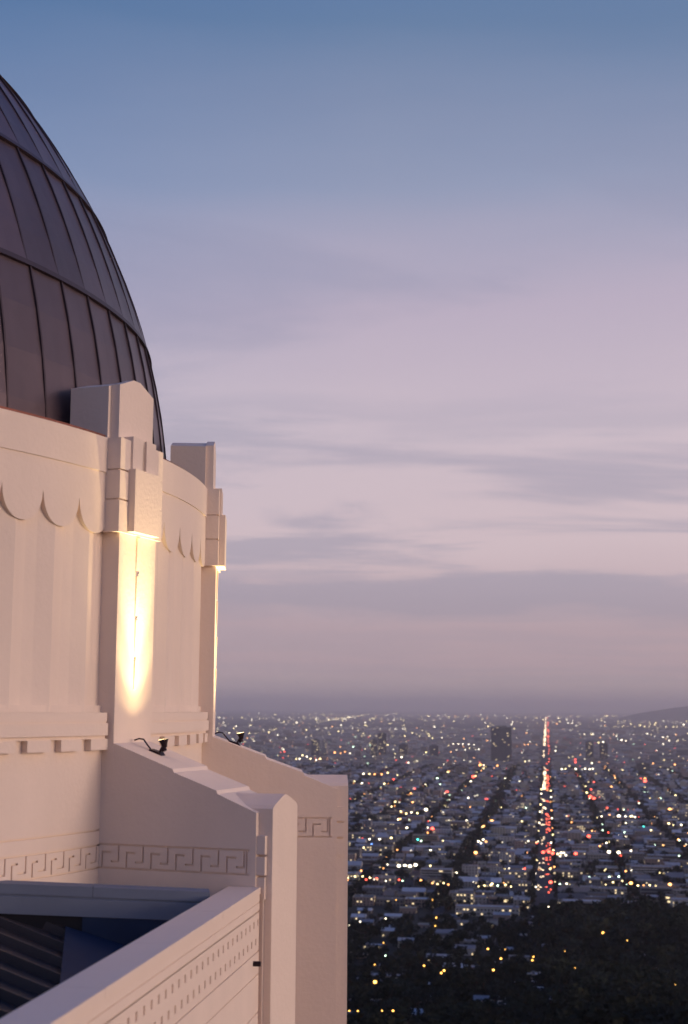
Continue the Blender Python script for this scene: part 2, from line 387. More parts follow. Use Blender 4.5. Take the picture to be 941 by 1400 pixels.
# --- pilasters and buttresses
def pilaster(p):
    T = frame(p)
    root = D.objects.new('pilaster', None); COL.objects.link(root); root.parent = obs
    root.matrix_parent_inverse = Matrix.Translation(-OFF)
    def bx(name, blocks, m=M_plaster):
        mb = MB()
        for b in blocks: mb.box(*b, T=T)
        return mb.build(name, m, root)
    # shaft
    mb = MB(); mb.box(12.6, 13.02, -0.575, 0.575, -0.75, 2.51, T=T); mb.build('shaft', M_plaster, root)
    # three stacked bands with joints
    for z0, z1 in ((2.51, 2.975), (3.0, 3.415), (3.44, 3.9)):
        mb = MB(); mb.box(12.55, 13.06, -0.68, 0.68, z0, z1, T=T); mb.build('stone_band', M_plaster, root)
    bx('band_core', [(12.5, 13.02, -0.66, 0.66, 2.52, 3.88)], M_core)
    # scroll block and the slotted tab above
    mb = MB(); mb.box(12.9, 13.17, -0.41, 0.41, 2.535, 3.47, T=T); mb.build('scroll_block', M_trim, root)
    mb = MB()
    for t0, t1 in ((-.365, -.06), (.06, .365)): mb.box(12.9, 13.095, t0, t1, 3.47, 3.965, T=T)
    mb.box(12.9, 13.06, -.06, .06, 3.47, 3.965, T=T)
    mb.build('slotted_tab', M_trim, root)
    # crowning block, gabled, running back to the dome
    pent = [(-.54, 3.88), (.54, 3.88), (.54, 4.73), (.10, 4.885), (-.10, 4.885), (-.54, 4.73)]
    mb = MB(); mb.prism(pent, 12.80, 12.94, lambda t, z, r: T(r, t, z)); mb.build('crown_slab', M_plaster, root)
    pent2 = [(-.62, 3.6), (.62, 3.6), (.62, 4.70), (.12, 4.85), (-.12, 4.85), (-.62, 4.70)]
    mb = MB(); mb.prism(pent2, 12.16, 12.80, lambda t, z, r: T(r, t, z)); mb.build('crown_back', M_plaster, root)
    # thin scalloped fin down the shaft
    mb = MB(); z = 2.50
    segs = [(2.50, 1.93), (1.93, 1.28), (1.28, 0.70), (0.70, 0.22)]
    for i, (a, b) in enumerate(segs):
        w = 0.055 - i * 0.009
        poly = [(13.0, b), (13.03, b + .02), (13.042, (a + b) / 2), (13.048, a - 0.02), (13.0, a)]
        mb.prism(poly, -w, w, lambda r, z, t: T(r, t, z))
    mb.build('shaft_fin', M_trim, root)
    return T
def buttress(p):
    T = frame(p)
    root = D.objects.new('buttress', None); COL.objects.link(root); root.parent = obs
    root.matrix_parent_inverse = Matrix.Translation(-OFF)
    top = [(12.5, -.35), (13.25, -.615), (13.96, -.875), (13.985, -.925), (14.64, -1.155), (14.665, -1.205), (15.25, -1.44)]
    low = [(15.25, -14), (12.5, -14)]
    def zt(r):
        for (a, b), (c_, d_) in zip(top, top[1:]):
            if a <= r <= c_: return b + (d_ - b) * (r - a) / (c_ - a)
    mb = MB(); mb.prism(top + low, -.535, .535, lambda r, z, t: T(r, t, z)); mb.build('buttress_wall', M_plaster, root)
    up = [q for q in top] + [(15.25, -1.935), (12.5, -1.935)]
    for s in (-1, 1):
        a, b = (-.57, -.535) if s < 0 else (.535, .57)
        mb = MB(); mb.prism(up, a, b, lambda r, z, t: T(r, t, z))
        mb.prism([(12.5, -2.285), (15.25, -2.285), (15.25, -14), (12.5, -14)], a, b, lambda r, z, t: T(r, t, z))
        mb.prism([(15.16, -1.935), (15.25, -1.935), (15.25, -2.285), (15.16, -2.285)], a, b, lambda r, z, t: T(r, t, z))
        mb.build('facing_slab', M_plaster, root)
        mb = MB(); key_relief(mb, 12.84, 15.16, -2.285, -1.935, 0.385, lambda s_, h, d: T(s_, s * (0.572 + d), h)); mb.build('greek_key_band', M_trim, root)
    # gabled pier at the outer end
    gable = [(-.46, -14), (.46, -14), (.46, -1.39), (.40, -1.345), (.10, -1.235), (0, -1.215), (-.10, -1.235), (-.40, -1.345), (-.46, -1.39)]
    mb = MB(); mb.prism(gable, 14.2, 15.45, lambda t, z, r: T(r, t, z)); mb.build('end_pier', M_plaster, root)
    for s in (-1, 1):
        for z0, z1, w, rr in ((-2.0, -1.75, .545, 15.375), (-2.275, -2.03, .545, 15.375), (-2.60, -2.305, .52, 15.365)):
            mb = MB(); lo, hi = sorted((s * .44, s * w)); mb.box(15.2, rr, lo, hi, z0, z1, T=T); mb.build('bracket', M_trim, root)
        mb = MB(); lo, hi = sorted((s * .44, s * .50)); mb.box(15.2, 15.34, lo, hi, -14, -2.60, T=T); mb.build('pier_fillet', M_trim, root)
    return T
for p in PILS: pilaster(p); 
for p in PILS[2:]: buttress(p)
for p in PILS[:2]:      # where the wing roof runs in there is no buttress, only the lower wall
    mb = MB(); arc(mb, p - 2.51, p + 2.51, RD - 0.4, RD - .003, -14, -0.7); ob(mb, 'lower_wall', M_plaster)

# --- copper dome
ZC, RS = 3.40, 12.05
dome = D.objects.new('copper_dome', None); COL.objects.link(dome); dome.parent = obs; dome.location = (0, 0, 20 + ZC)
STEP = 360 / 88
def sph(th, el, r): return (r * math.cos(R_(el)) * math.cos(R_(th)), r * math.cos(R_(el)) * math.sin(R_(th)), r * math.sin(R_(el)))
rows = [(1.0, 15.35), (15.35, 26.95), (26.95, 38.5), (38.5, 50.1), (50.1, 61.7), (61.7, 73.3)]
stuffp = MB(); stuffs = MB()
def panel(mb, th0, th1, e0, e1, n=4):
    g = 0.06
    for i in range(n):
        a = e0 + (e1 - e0) * i / n; b = e0 + (e1 - e0) * (i + 1) / n
        m_ = (th0 + th1) / 2; bow = 0.0
        # lifted at its foot so that each course laps the one below
        la = RS + 0.035 * (1 - i / n) ** 2; lb = RS + 0.035 * (1 - (i + 1) / n) ** 2
        mb.face([sph(th0 + g, a, la), sph(m_, a, la - .012), sph(m_, b, lb - .012), sph(th0 + g, b, lb)])
        mb.face([sph(m_, a, la - .012), sph(th1 - g, a, la), sph(th1 - g, b, lb), sph(m_, b, lb - .012)])
def seam(mb, th, e0, e1, n=5):
    w = 0.08
    for i in range(n):
        a = e0 + (e1 - e0) * i / n; b = e0 + (e1 - e0) * (i + 1) / n
        P = [sph(th - w, a, RS - .01), sph(th + w, a, RS - .01), sph(th + w, b, RS - .01), sph(th - w, b, RS - .01),
             sph(th - w, a, RS + .032), sph(th + w, a, RS + .032), sph(th + w, b, RS + .032), sph(th - w, b, RS + .032)]
        mb.hexa(P)
for ri, (e0, e1) in enumerate(rows):
    off = (0.0, -0.35, 0.3, -0.2, 0.1, 0.4)[ri]
    base_mesh = MB(); panel(base_mesh, 0, STEP, e0, e1 - 0.02); pm = base_mesh.mesh('copper_panel', M_copper)
    sm_ = MB(); seam(sm_, 0, e0 + 0.05, e1 - 0.25); smesh = sm_.mesh('standing_seam', M_seam)
    for k in range(88):
        th = -24.55 + off + (k - 6) * STEP
        thn = (th + 180) % 360 - 180
        if -118 < thn < 32 and ri < 5:
            o = link('copper_panel', pm, dome); o.rotation_euler[2] = R_(th)
            s_ = link('standing_seam', smesh, dome); s_.rotation_euler[2] = R_(th)
        else:
            panel(stuffp, th, th + STEP, e0, e1 - 0.02, n=2); seam(stuffs, th, e0 + .05, e1 - .25, n=2)
    # the rolled lap at the foot of each course
    if ri:
        mb = MB(); n = 240
        path = [sph(360 * i / n, e0, RS + .045) for i in range(n)]
        for i in range(n):
            a, b = 360 * i / n, 360 * (i + 1) / n
            P = [sph(a, e0 - .30, RS - .0), sph(a, e0 - .30, RS + .05), sph(b, e0 - .30, RS + .05), sph(b, e0 - .30, RS), sph(a, e0 + .12, RS), sph(a, e0 + .12, RS + .045), sph(b, e0 + .12, RS + .045), sph(b, e0 + .12, RS)]
            mb.hexa(P)
        mb.build('lap_ring', M_seam, dome, smooth=False)
tag(stuffp.build('dome_panels', M_copper, dome), kind='stuff')
tag(stuffs.build('dome_seams', M_seam, dome), kind='stuff')
mb = MB()
for i in range(48):
    a, b = 7.5 * i, 7.5 * (i + 1)
    mb.face([sph(a, 73.2, RS + .05), sph(b, 73.2, RS + .05), sph(b, 82, RS + .04), sph(a, 82, RS + .04)])
    mb.face([sph(a, 82, RS + .04), sph(b, 82, RS + .04), sph(b, 90, RS + .03)])
    # an inner shell so that joints never show daylight
    for e in range(8): mb.face([sph(a, -2 + e * 11.5, RS - .05), sph(b, -2 + e * 11.5, RS - .05), sph(b, 9.5 + e * 11.5, RS - .05), sph(a, 9.5 + e * 11.5, RS - .05)])
mb.build('dome_crown', M_seam, dome)

# --- lower roof: cross curb, west parapet, sloping seamed roof
S = Vector((.146, .989, 0)).normalized(); W = Vector((S.y, -S.x, 0))
def G2(a, b, z): p = S * a + W * b; return (p.x, p.y, z)
# west parapet: outer face from (-1.11,19.88) to (-3.4,2.6)
A0 = Vector((-1.11, 19.86)); dirp = Vector((-.1337, -1)).normalized(); nrm = Vector((-dirp.y, dirp.x))  # nrm points west (outwards)
if nrm.x < 0: nrm = -nrm
def PW(s, o, z): q = A0 + dirp * s + nrm * o; return (q.x, q.y, z)   # s towards the camera, o outwards
par = empty('parapet_wall', PW(9, -.2, -14), label='cream roof parapet with pierced zigzag frieze running away from the viewer', cat='parapet')
PO = Vector(PW(9, -.2, -14))
def pp(mb, name, m, parent=par):
    o = mb.build(name, m, parent); o.matrix_parent_inverse = Matrix.Translation(-PO); return o
LEN = 19.0; ZP = -2.43
def seg(mb, o0, o1, z0, z1, s0=0, s1=LEN): mb.box(s0, s1, o0, o1, z0, z1, T=PW)
mb = MB(); seg(mb, -.42, -.03, -14, ZP - .08); pp(mb, 'parapet_core', M_plaster)
for k in range(8):   # coping stones
    mb = MB(); s0 = k * LEN / 8; seg(mb, -.435, .012, ZP - .085, ZP, s0 + .004, s0 + LEN / 8 - .004); pp(mb, 'coping_stone', M_trim)
mb = MB(); seg(mb, -.03, 0, ZP - .19, ZP - .085); seg(mb, -.03, -.012, ZP - .205, ZP - .19); seg(mb, -.03, 0, ZP - .30, ZP - .205)
seg(mb, -.03, -.022, ZP - .325, ZP - .30); pp(mb, 'upper_fascia', M_trim)
mb = MB(); f0, f1 = ZP - .325 - .50, ZP - .325
us = [0.0]; n = int(LEN / 0.27)
PU = LEN / n
for k in range(n):
    b = k * PU; us += [b + .16 * PU, b + .42 * PU, b + .66 * PU, b + .92 * PU]
us.append(LEN)
hs = [f0, f0 + .085, f0 + .175, f0 + .32, f0 + .41, f1]
def fd(i, j):
    s = ((us[i] + us[i + 1]) / 2 / PU) % 1.0
    if j == 3 and .16 < s < .42: return -0.09
    if j == 1 and .66 < s < .92: return -0.09
    return 0.0
relief(mb, us, hs, fd, lambda s, h, d: PW(s, d - 0.004, h)); pp(mb, 'pierced_frieze', M_trim)
mb = MB(); seg(mb, -.03, -.02, f0 - .022, f0); seg(mb, -.03, 0, f0 - .30, f0 - .022); seg(mb, -.03, -.014, f0 - .318, f0 - .30)
seg(mb, -.03, 0, f0 - .80, f0 - .318); seg(mb, -.03, -.016, f0 - .82, f0 - .80); seg(mb, -.03, 0, -14, f0 - .82); pp(mb, 'lower_face', M_plaster)
mb = MB(); mb.tube([PW(.38, -.02, f0 - .12), PW(.38, .10, f0 - .12)], .035, 10); pp(mb, 'scupper_pipe', M_lampmetal)

# cross curb with two flashing bands, standing free before the rotunda
C0 = Vector((-1.70, 18.93)); C1 = Vector((-7.0, 18.17)); dc = (C1 - C0).normalized(); nc = Vector((dc.y, -dc.x))
if nc.y > 0: nc = -nc   # nc points to the viewer
def PC(s, o, z): q = C0 + dc * s + nc * o; return (q.x, q.y, z + .052 * s)   # the cap falls gently to the west
curb = empty('roof_curb', PC(2, -.2, -3.4), label='low grey-blue roof curb in two steps crossing before the Greek key wall', cat='roof curb')
CO = Vector(PC(2, -.2, -3.4))
def pc(mb, name, m):
    o = mb.build(name, m, curb); o.matrix_parent_inverse = Matrix.Translation(-CO); return o
ZK = -2.385; CL = 6.0
M_curb = mat('grey_paint', (0.16, 0.19, 0.25), 0.7, noise=(1.5, 0.15))
for k in range(4):
    mb = MB(); mb.box(k * CL / 4 + .003, (k + 1) * CL / 4 - .003, -.35, .0, ZK - .125, ZK, T=PC); pc(mb, 'curb_cap', M_curb)
mb = MB(); mb.box(0.02, CL, -.33, -.02, ZK - .15, ZK - .125, T=PC); mb.box(0.01, CL, -.34, .06, ZK - .365, ZK - .15, T=PC); pc(mb, 'curb_face', M_curb)
mb = MB(); mb.box(0.03, CL, -.33, .03, ZK - 1.7, ZK - .365, T=PC); pc(mb, 'curb_flashing', M_flash)
mb = MB(); mb.box(0.0, 1.62, .035, .045, ZK - 1.7, ZK - .37, T=PC); pc(mb, 'flare_sheet', M_flare)  # added sheet on the curb face, its colour standing in for blue flare
# roof planes
roof = empty('seamed_roof', (-5, 14, -3.4), label='dark standing-seam metal roof sloping down to the west parapet', cat='roof')
RO = Vector((-5, 14, -3.4))
def pr(mb, name, m, me=None):
    o = mb.build(name, m, roof); o.matrix_parent_inverse = Matrix.Translation(-RO); return o
SL = 0.34
def zroof(b): return -2.62 - SL * (b + 7.05)
PITCHR = 0.62
a0 = 18.5
for k in range(20):
    a1 = a0 - k * PITCHR; a2 = a1 - PITCHR
    mb = MB(); b0, b1 = -14.0, -4.15
    mb.hexa([G2(a2, b0, zroof(b0) - .05), G2(a2, b1, zroof(b1) - .05), G2(a1, b1, zroof(b1) - .05), G2(a1, b0, zroof(b0) - .05),
             G2(a2 + .01, b0, zroof(b0)), G2(a2 + .01, b1, zroof(b1)), G2(a1 - .01, b1, zroof(b1)), G2(a1 - .01, b0, zroof(b0))]); pr(mb, 'roof_panel', M_roofmetal)
    mb = MB()
    mb.hexa([G2(a2 - .035, b0, zroof(b0)), G2(a2 - .035, b1, zroof(b1)), G2(a2 + .035, b1, zroof(b1)), G2(a2 + .035, b0, zroof(b0)),
             G2(a2 - .02, b0, zroof(b0) + .11), G2(a2 - .02, b1, zroof(b1) + .11), G2(a2 + .02, b1, zroof(b1) + .11), G2(a2 + .02, b0, zroof(b0) + .11)])
    pr(mb, 'roof_rib', M_roofmetal)
# added sheet over the ribs at the roof's foot, coloured as blue lens flare
def on_roof(x, y, up=.13):
    p = Vector((x, y, 0)); a = p.dot(S); b = p.dot(W); return (x, y, zroof(b) + up)
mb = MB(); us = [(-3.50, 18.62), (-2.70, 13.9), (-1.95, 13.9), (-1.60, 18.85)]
mb.hexa([on_roof(*q, up=.11) for q in us] + [on_roof(*q, up=.135) for q in us]); pr(mb, 'flare_sheet', M_flare)
# --- floodlights on the buttresses
def floodlight(p, r0, zt, label):
    T = frame(p)
    root = empty('floodlight', T(r0, 0, zt), label=label, cat='floodlight', group='floodlights on the buttress tops')
    off = Vector(T(r0, 0, zt)); inv = Matrix.Translation(-off)
    def q(mb, name, m, smooth=False):
        o = mb.build(name, m, root, smooth=smooth); o.matrix_parent_inverse = inv; return o
    zc = zt
    mb = MB(); mb.prism([(r0 - .13, zc - .02), (r0 + .07, zc - .09), (r0 + .07, zc - .02), (r0 + .03, zc + .035), (r0 - .13, zc + .08)], -.075, .075, lambda r, z, t: T(r, t, z)); q(mb, 'ballast_box', M_lampmetal)
    mb = MB(); mb.tube([T(r0 + .0, 0, zc + .02), T(r0 + .03, -.0, zc + .08), T(r0 + .06, 0, zc + .13)], .017, 8); mb.tube([T(r0 + .06, 0, zc + .10), T(r0 + .085, 0, zc + .05)], .04, 10); q(mb, 'bracket', M_lampmetal)
    mb = MB(); path = [T(r0 + .085, 0, zc + .10), T(r0 + .075, 0, zc + .16), T(r0 + .065, 0, zc + .205), T(r0 + .063, 0, zc + .215)]
    mb.tube(path, [.035, .05, .07, .078], 16, cap=True); q(mb, 'lamp_head', M_lampmetal)
    mb = MB(); mb.tube([T(r0 + .063, 0, zc + .2155), T(r0 + .0625, 0, zc + .2185)], .07, 16); q(mb, 'lens', M_lens)
    mb = MB(); mb.tube([T(r0 - .12, 0, zc + .05), T(r0 - .19, 0, zc + .13), T(r0 - .26, 0, zc + .215), T(r0 - .33, -.01, zc + .225), T(r0 - .40, -.02, zc + .20)], .012, 8); q(mb, 'conduit', M_lampmetal)
    for nm, en, size in (('floodlight_spill', 65, 108), ('floodlight_beam', 420, 68), ('floodlight_core', 1500, 36)):      # wide spill, beam and hot core of one lamp
        ld = D.lights.new(nm, 'SPOT'); ld.energy = en; ld.color = (1.0, 0.75, 0.38); ld.spot_size = R_(size); ld.spot_blend = 1.0; ld.shadow_soft_size = 0.06
        lo = D.objects.new(nm, ld); COL.objects.link(lo); lo.parent = root; lo.matrix_parent_inverse = inv
        src = Vector(T(r0 + .055, 0, zc + .25)); dst = Vector(T(12.98, 0, zc + 4.2))
        lo.location = src; lo.rotation_mode = 'QUATERNION'; lo.rotation_quaternion = (src - dst).to_track_quat('Z', 'Y')
floodlight(-19.65, 13.46, -.70, 'small dark floodlight with a looping conduit, shining up the near pilaster')
floodlight(2.85, 13.44, -.69, 'small dark floodlight on the farther buttress, against the city')

# ================================================================ THE LAND AND THE CITY
GZ = -240.0
A_ = Vector((.146 - .0052 * .989, .989 + .0052 * .146, 0)).normalized(); B_ = Vector((A_.y, -A_.x, 0))   # a: down the boulevard, b: to its right
def CT(a, b, z=0.0):
    p = A_ * a + B_ * b; return (p.x, p.y, z)
HA = [-9000, -2500, -500, 0, 200, 500, 800, 1200, 1600, 1900, 99999]; HZ = [-60, -20, -3, -30, -62, -124, -178, -226, -239, -240, -240]
def hz(a, b=0.0):
    for i in range(len(HA) - 1):
        if HA[i] <= a <= HA[i + 1]:
            t = (a - HA[i]) / (HA[i + 1] - HA[i]); z = HZ[i] + (HZ[i + 1] - HZ[i]) * t; break
    if a < 1900:
        k = min(1, (1900 - a) / 600) * min(1, max(0, a - 60) / 300)
        z += k * (7 * math.sin(b / 90 + 1.0) + 5 * math.sin(b / 41 + a / 130) + 4 * math.sin(a / 77))
    return z
# ground: hill slope + plain to the horizon, one sheet
mb = MB()
av = [-8000, -2500, -500, -100, 0] + list(range(60, 1900, 60)) + [1900, 2600, 4000, 7000, 12000, 25000, 50000, 95000]
bv = [-60000, -20000, -6000, -2000, -1200] + list(range(-800, 801, 50)) + [1200, 2000, 6000, 20000, 60000]
for a in av:
    for b in bv: mb.v.append(CT(a, b, hz(a, b)))
nb_ = len(bv)
for i in range(len(av) - 1):
    for j in range(nb_ - 1):
        mb.f.append((i * nb_ + j, i * nb_ + j + 1, (i + 1) * nb_ + j + 1, (i + 1) * nb_ + j)); mb.m.append(1 if av[i] < 1800 and abs(bv[j]) < 7000 else 0)
g = mb.build('ground', [M_ground, M_hillground], None, smooth=True)
tag(g, 'dark hillside and flat basin carrying the city', kind='structure')
# distant hill on the horizon, right
mb = MB(); prof = []
for i in range(41):
    b = 1500 + i * 420; t = i / 40
    h = 500 * min(1, (i / 5.0)) ** .6 * math.exp(-((t - 0.3) / 0.42) ** 2) * (1 + .05 * math.sin(i * 1.3) + .03 * math.sin(i * 2.9))
    if i == 0: h = 2
    prof.append((b, min(h, 640)))
for (b0, h0), (b1, h1) in zip(prof, prof[1:]):
    a = 33000
    mb.face([CT(a - 2500, b0, GZ), CT(a - 2500, b1, GZ), CT(a, b1, GZ + h1), CT(a, b0, GZ + h0)])
    mb.face([CT(a, b0, GZ + h0), CT(a, b1, GZ + h1), CT(a + 4000, b1, GZ), CT(a + 4000, b0, GZ)])
tag(mb.build('far_hills', M_ground, None, smooth=True), 'faint low hills on the horizon', kind='structure')

# --- roads
BLV = -6.0
def road(a0, a1, b0, b1, z): 
    m = MB(); m.face([CT(a0, b0, z), CT(a1, b0, z), CT(a1, b1, z), CT(a0, b1, z)]); return m
o = road(1880, 40000, BLV - 13, BLV + 13, GZ + .30).build('boulevard', M_asphalt, None); tag(o, 'long straight boulevard running to the horizon', kind='structure')
CROSS = [1958, 2140, 2370, 2560, 2810, 3010, 3210, 3440, 3680, 3900, 4180, 4430, 4700, 4990, 5300, 5650, 6000]
mb = MB()
for i, a in enumerate(CROSS):
    w = 12 if i % 2 == 0 else 6
    mb.face([CT(a - w, -2700, GZ + .2), CT(a + w, -2700, GZ + .2), CT(a + w, 1400, GZ + .2), CT(a - w, 1400, GZ + .2)])
tag(mb.build('cross_streets', M_asphalt, None), kind='structure')
AVE = [-130 - 118 * k for k in range(21)] + [108 + 118 * k for k in range(9)]
mb = MB()
for i, b in enumerate(AVE):
    w = 6.5 if i % 3 == 0 else 4.5
    mb.face([CT(1700, b - w, GZ + .25), CT(9000, b - w, GZ + .25), CT(9000, b + w, GZ + .25), CT(1700, b + w, GZ + .25)])
tag(mb.build('avenues', M_asphalt, None), kind='structure')
mb = MB()
for k in range(220):
    a = 1900 + k * 14; mb.face([CT(a, BLV - .12, GZ + .31), CT(a + 7, BLV - .12, GZ + .31), CT(a + 7, BLV + .12, GZ + .31), CT(a, BLV + .12, GZ + .31)])
tag(mb.build('lane_marking', mat('road_paint', (0.7, 0.6, 0.25), 0.8), None), kind='structure')

def in_view(a, b, pad=60): return -.42 * a - pad < b < .125 * a + pad

# --- buildings
counts = {}
occupied = []      # (a,b,da,db) kept free of trees
def bbox(mb, a0, a1, b0, b1, z0, z1, mi=0, g=GZ): mb.box(a0, a1, b0, b1, g + z0, g + z1, T=lambda a, b, z: CT(a, b, z), mi=mi)
ORD = ['first', 'second', 'third', 'fourth', 'fifth', 'sixth', 'seventh', 'eighth', 'ninth', 'tenth', 'eleventh', 'twelfth']
def where(a, b):
    k = sum(1 for c in CROSS if c < a)
    side = 'left' if b < BLV else 'right'
    d = abs(b - BLV)
    n = 0 if d < 42 else 1 + int((d - 42) / 100)
    near = ('%s side of boulevard' % side) if n == 0 else '%s %s of boulevard' % ({1: 'one block', 2: 'two blocks', 3: 'three blocks', 4: 'four blocks'}.get(n, 'far'), side)
    if k == 0: return '%s, near slope' % near
    return '%s past %s cross street' % (near, ORD[min(k, 12) - 1])
def building(a, b, da, db, h, wi, ri, style, g=GZ, label=None, lit=0.12, name='city_building', cat='building'):
    """da deep (away), db wide (across); style flat / gable / bands / grid"""
    root = empty(name, CT(a, b, g), cat=cat, group=None)
    root.rotation_euler[2] = math.atan2(B_.y, B_.x)   # local x = b, local y = a
    x0, x1, y0, y1 = -db / 2, db / 2, -da / 2, da / 2
    mb = MB(); mb.box(x0, x1, y0, y1, -2, h); mb.build('wall', M_wall[wi], root)
    if style == 'gable':
        mb = MB(); mb.prism([(y0 - .5, h), (y1 + .5, h), (0, h + da * .24)], x0 - .5, x1 + .5, lambda u, v, w: (w, u, v + .02)); mb.build('roof', M_roof[ri], root)
    else:
        mb = MB(); mb.box(x0 + .3, x1 - .3, y0 + .3, y1 - .3, h + .02, h + .12)
        mb.build('roof', M_roof[ri], root)
        mb = MB()
        for q in ((x0, x1, y0, y0 + .3), (x0, x1, y1 - .3, y1), (x0, x0 + .3, y0 + .3, y1 - .3), (x1 - .3, x1, y0 + .3, y1 - .3)): mb.box(*q, h, h + .8)
        mb.build('roof_parapet', M_wall[(wi + 2) % len(M_wall)], root)
        if db > 16:
            nq = rnd.randint(1, 3)
            for q in range(nq):
                mb = MB(); sp = (x1 - x0 - 4) / nq; u = x0 + 2 + q * sp + rnd.uniform(0, max(.1, sp - 4)); v = rnd.uniform(y0 + 1.5, y1 - 4); mb.box(u, u + rnd.uniform(1.5, 3.5), v, v + rnd.uniform(1.5, 3), h, h + rnd.uniform(1.2, 2.6))
                mb.build('rooftop_unit', M_roof[rnd.choice((0, 1, 4))], root)
    # windows on the side towards the hill and the flank towards the boulevard
    mg, ml = MB(), MB()
    fl = max(1, int(h / 3.3))
    for f in range(fl):
        z = 1.0 + f * (h / fl)
        if style == 'bands':
            mg.box(x0 + 1.2, x1 - 1.2, y0 - .06, y0 + .1, z, z + h / fl * .5)
            if rnd.random() < lit * 2: u = rnd.uniform(x0 + 1, x1 - 8); ml.box(u, u + 5, y0 - .09, y0 + .05, z + .1, z + h / fl * .45)
        else:
            n = max(2, int(db / 4)); wd = 2.0 if db > 30 else 1.5
            for i in range(n):
                u = x0 + db * (i + .5) / n
                (ml if rnd.random() < lit else mg).box(u - wd / 2, u + wd / 2, y0 - .07, y0 + .1, z, z + 1.7)
        s = x1 if b < BLV else x0
        n = max(2, int(da / 4.5))
        for i in range(n):
            u = y0 + da * (i + .5) / n
            (ml if rnd.random() < lit * .8 else mg).box(s - .07, s + .07, u - .8, u + .8, z, z + 1.5)
    tag(mg.build('windows', M_glass, root), kind='stuff')
    if ml.f: ml.build('lit_windows', M_litwin, root)
    if h < 14 and rnd.random() < .5:
        mb = MB(); u = rnd.uniform(x0 + 1.5, x1 - 1.5); mb.box(u - .6, u + .6, y0 - .1, y0 + .1, 0, 2.2); mb.build('door', M_wall[3], root)
    st = max(1, round(h / 3.3))
    w3 = {1: 'one-storey', 2: 'two-storey', 3: 'three-storey', 4: 'four-storey', 5: 'five-storey', 6: 'six-storey'}.get(st, 'tall')
    if not label:
        rt = '%s %s roof' % (ROOFN[ri], 'gabled' if style == 'gable' else 'flat')
        label = '%s%s %s, %s, %s' % ('wide ' if db > 19 else ('narrow ' if db < 12 else ''), WALLN[wi], w3, rt, where(a, b)); label = label.replace('one-storey', 'bungalow') if st == 1 else label
    if len(label.replace('-', ' ').split()) > 15: label = label.replace('wide ', '').replace('narrow ', '').replace('sand-coloured', 'sandy')
    root['label'] = label
    occupied.append((a, b, da / 2 + 3, db / 2 + 3))
    return root

# landmark blocks one can pick out
LM = [
 (2035, -155, 22, 44, 17, 2, 0, 'bands', 'pale five-storey office block with horizontal window bands before the lit avenue'),
 (2375, -276, 24, 46, 15, 6, 1, 'grid', 'pale lit block with rows of windows and a blue-lit corner, left of the dark trees'),
 (2245, -310, 30, 42, 22, 5, 2, 'bands', 'grey banded office block half hidden by the stone pier'),
 (1725, -72, 20, 74, 9.5, 2, 0, 'grid', 'long pale apartment house with tall dark windows at the foot of the boulevard'),
 (2095, 24, 24, 36, 12, 1, 3, 'grid', 'square tan four-storey block just right of the boulevard'),
 (2080, -50, 26, 38, 12, 6, 1, 'grid', 'sand-coloured block on the left side of the boulevard'),
 (1800, 66, 22, 100, 9, 2, 4, 'bands', 'long low whitish-roofed building above the dark trees on the right'),
 (3930, 145, 20, 62, 24, 2, 0, 'grid', 'pale slab block standing alone right of the boulevard'),
 (2650, 95, 24, 40, 10, 6, 0, 'bands', 'low sand-coloured store with a bright lot before it'),
 (2440, -200, 30, 52, 9, 2, 4, 'flat', 'broad white-roofed hall among trees left of the boulevard'),
 (2150, -228, 20, 60, 8, 5, 1, 'bands', 'dark grey workshop behind four white floodlights'),
 (2900, -170, 26, 44, 16, 4, 0, 'grid', 'salmon block with rows of small windows by the tree-lined avenue'),
 (2880, 55, 24, 34, 14, 4, 3, 'grid', 'salmon four-storey block two streets behind the bright parking lot'),
 (3250, -330, 26, 60, 9, 4, 5, 'bands', 'long reddish building lit orange along its front'),
 (5040, -628, 26, 96, 12, 4, 3, 'bands', 'long salmon hall with a glowing front, far left beside the pier'),
 (3470, -60, 24, 40, 18, 2, 0, 'grid', 'pale mid-rise block left of the boulevard in the middle distance'),
 (1990, 170, 26, 56, 8, 1, 2, 'flat', 'dark-roofed tan store behind orange street lights on the right'),
 (2200, 150, 28, 60, 10, 2, 0, 'bands', 'pale banded store among black trees on the right'),
]
for l in LM: building(*l[:8], label=l[8], lit=.2)
def tower(a, b, w, d, h, wi, label):
    root = empty('high_rise', CT(a, b, GZ), label=label, cat='tower block'); root.rotation_euler[2] = math.atan2(B_.y, B_.x)
    mb = MB(); mb.box(-w / 2, w / 2, -d / 2, d / 2, 0, h); mb.build('wall', M_wall[wi], root)
    mb = MB(); mb.box(-w / 4, w / 4, -d / 4, d / 4, h, h + 5); mb.build('plant_room', M_wall[5], root)
    mg = MB(); ml = MB(); n = int(h / 4)
    for f in range(n):
        z = 2 + f * 4.0; mg.box(-w / 2 + 1, w / 2 - 1, -d / 2 - .1, -d / 2 + .2, z, z + 1.5); mg.box(w / 2 - .2, w / 2 + .1, -d / 2 + 1, d / 2 - 1, z, z + 1.5)
        if rnd.random() < .35: u = rnd.uniform(-w / 2 + 1, w / 2 - 9); ml.box(u, u + rnd.uniform(3, 8), -d / 2 - .2, -d / 2 + .1, z, z + 2.0)
    tag(mg.build('window_band', M_glass, root), kind='stuff')
    if ml.f: ml.build('lit_windows', M_litwin, root)
    occupied.append((a, b, d / 2 + 3, w / 2 + 3))
B2 = lambda a, b: b + .0052 * a
tower(6903, B2(6903, -1149), 38, 30, 84, 5, 'dark slab tower with red-lit top, left of the paired towers')
tower(7125, B2(7125, -1141), 26, 26, 72, 2, 'slim pale tower just behind the dark slab tower')
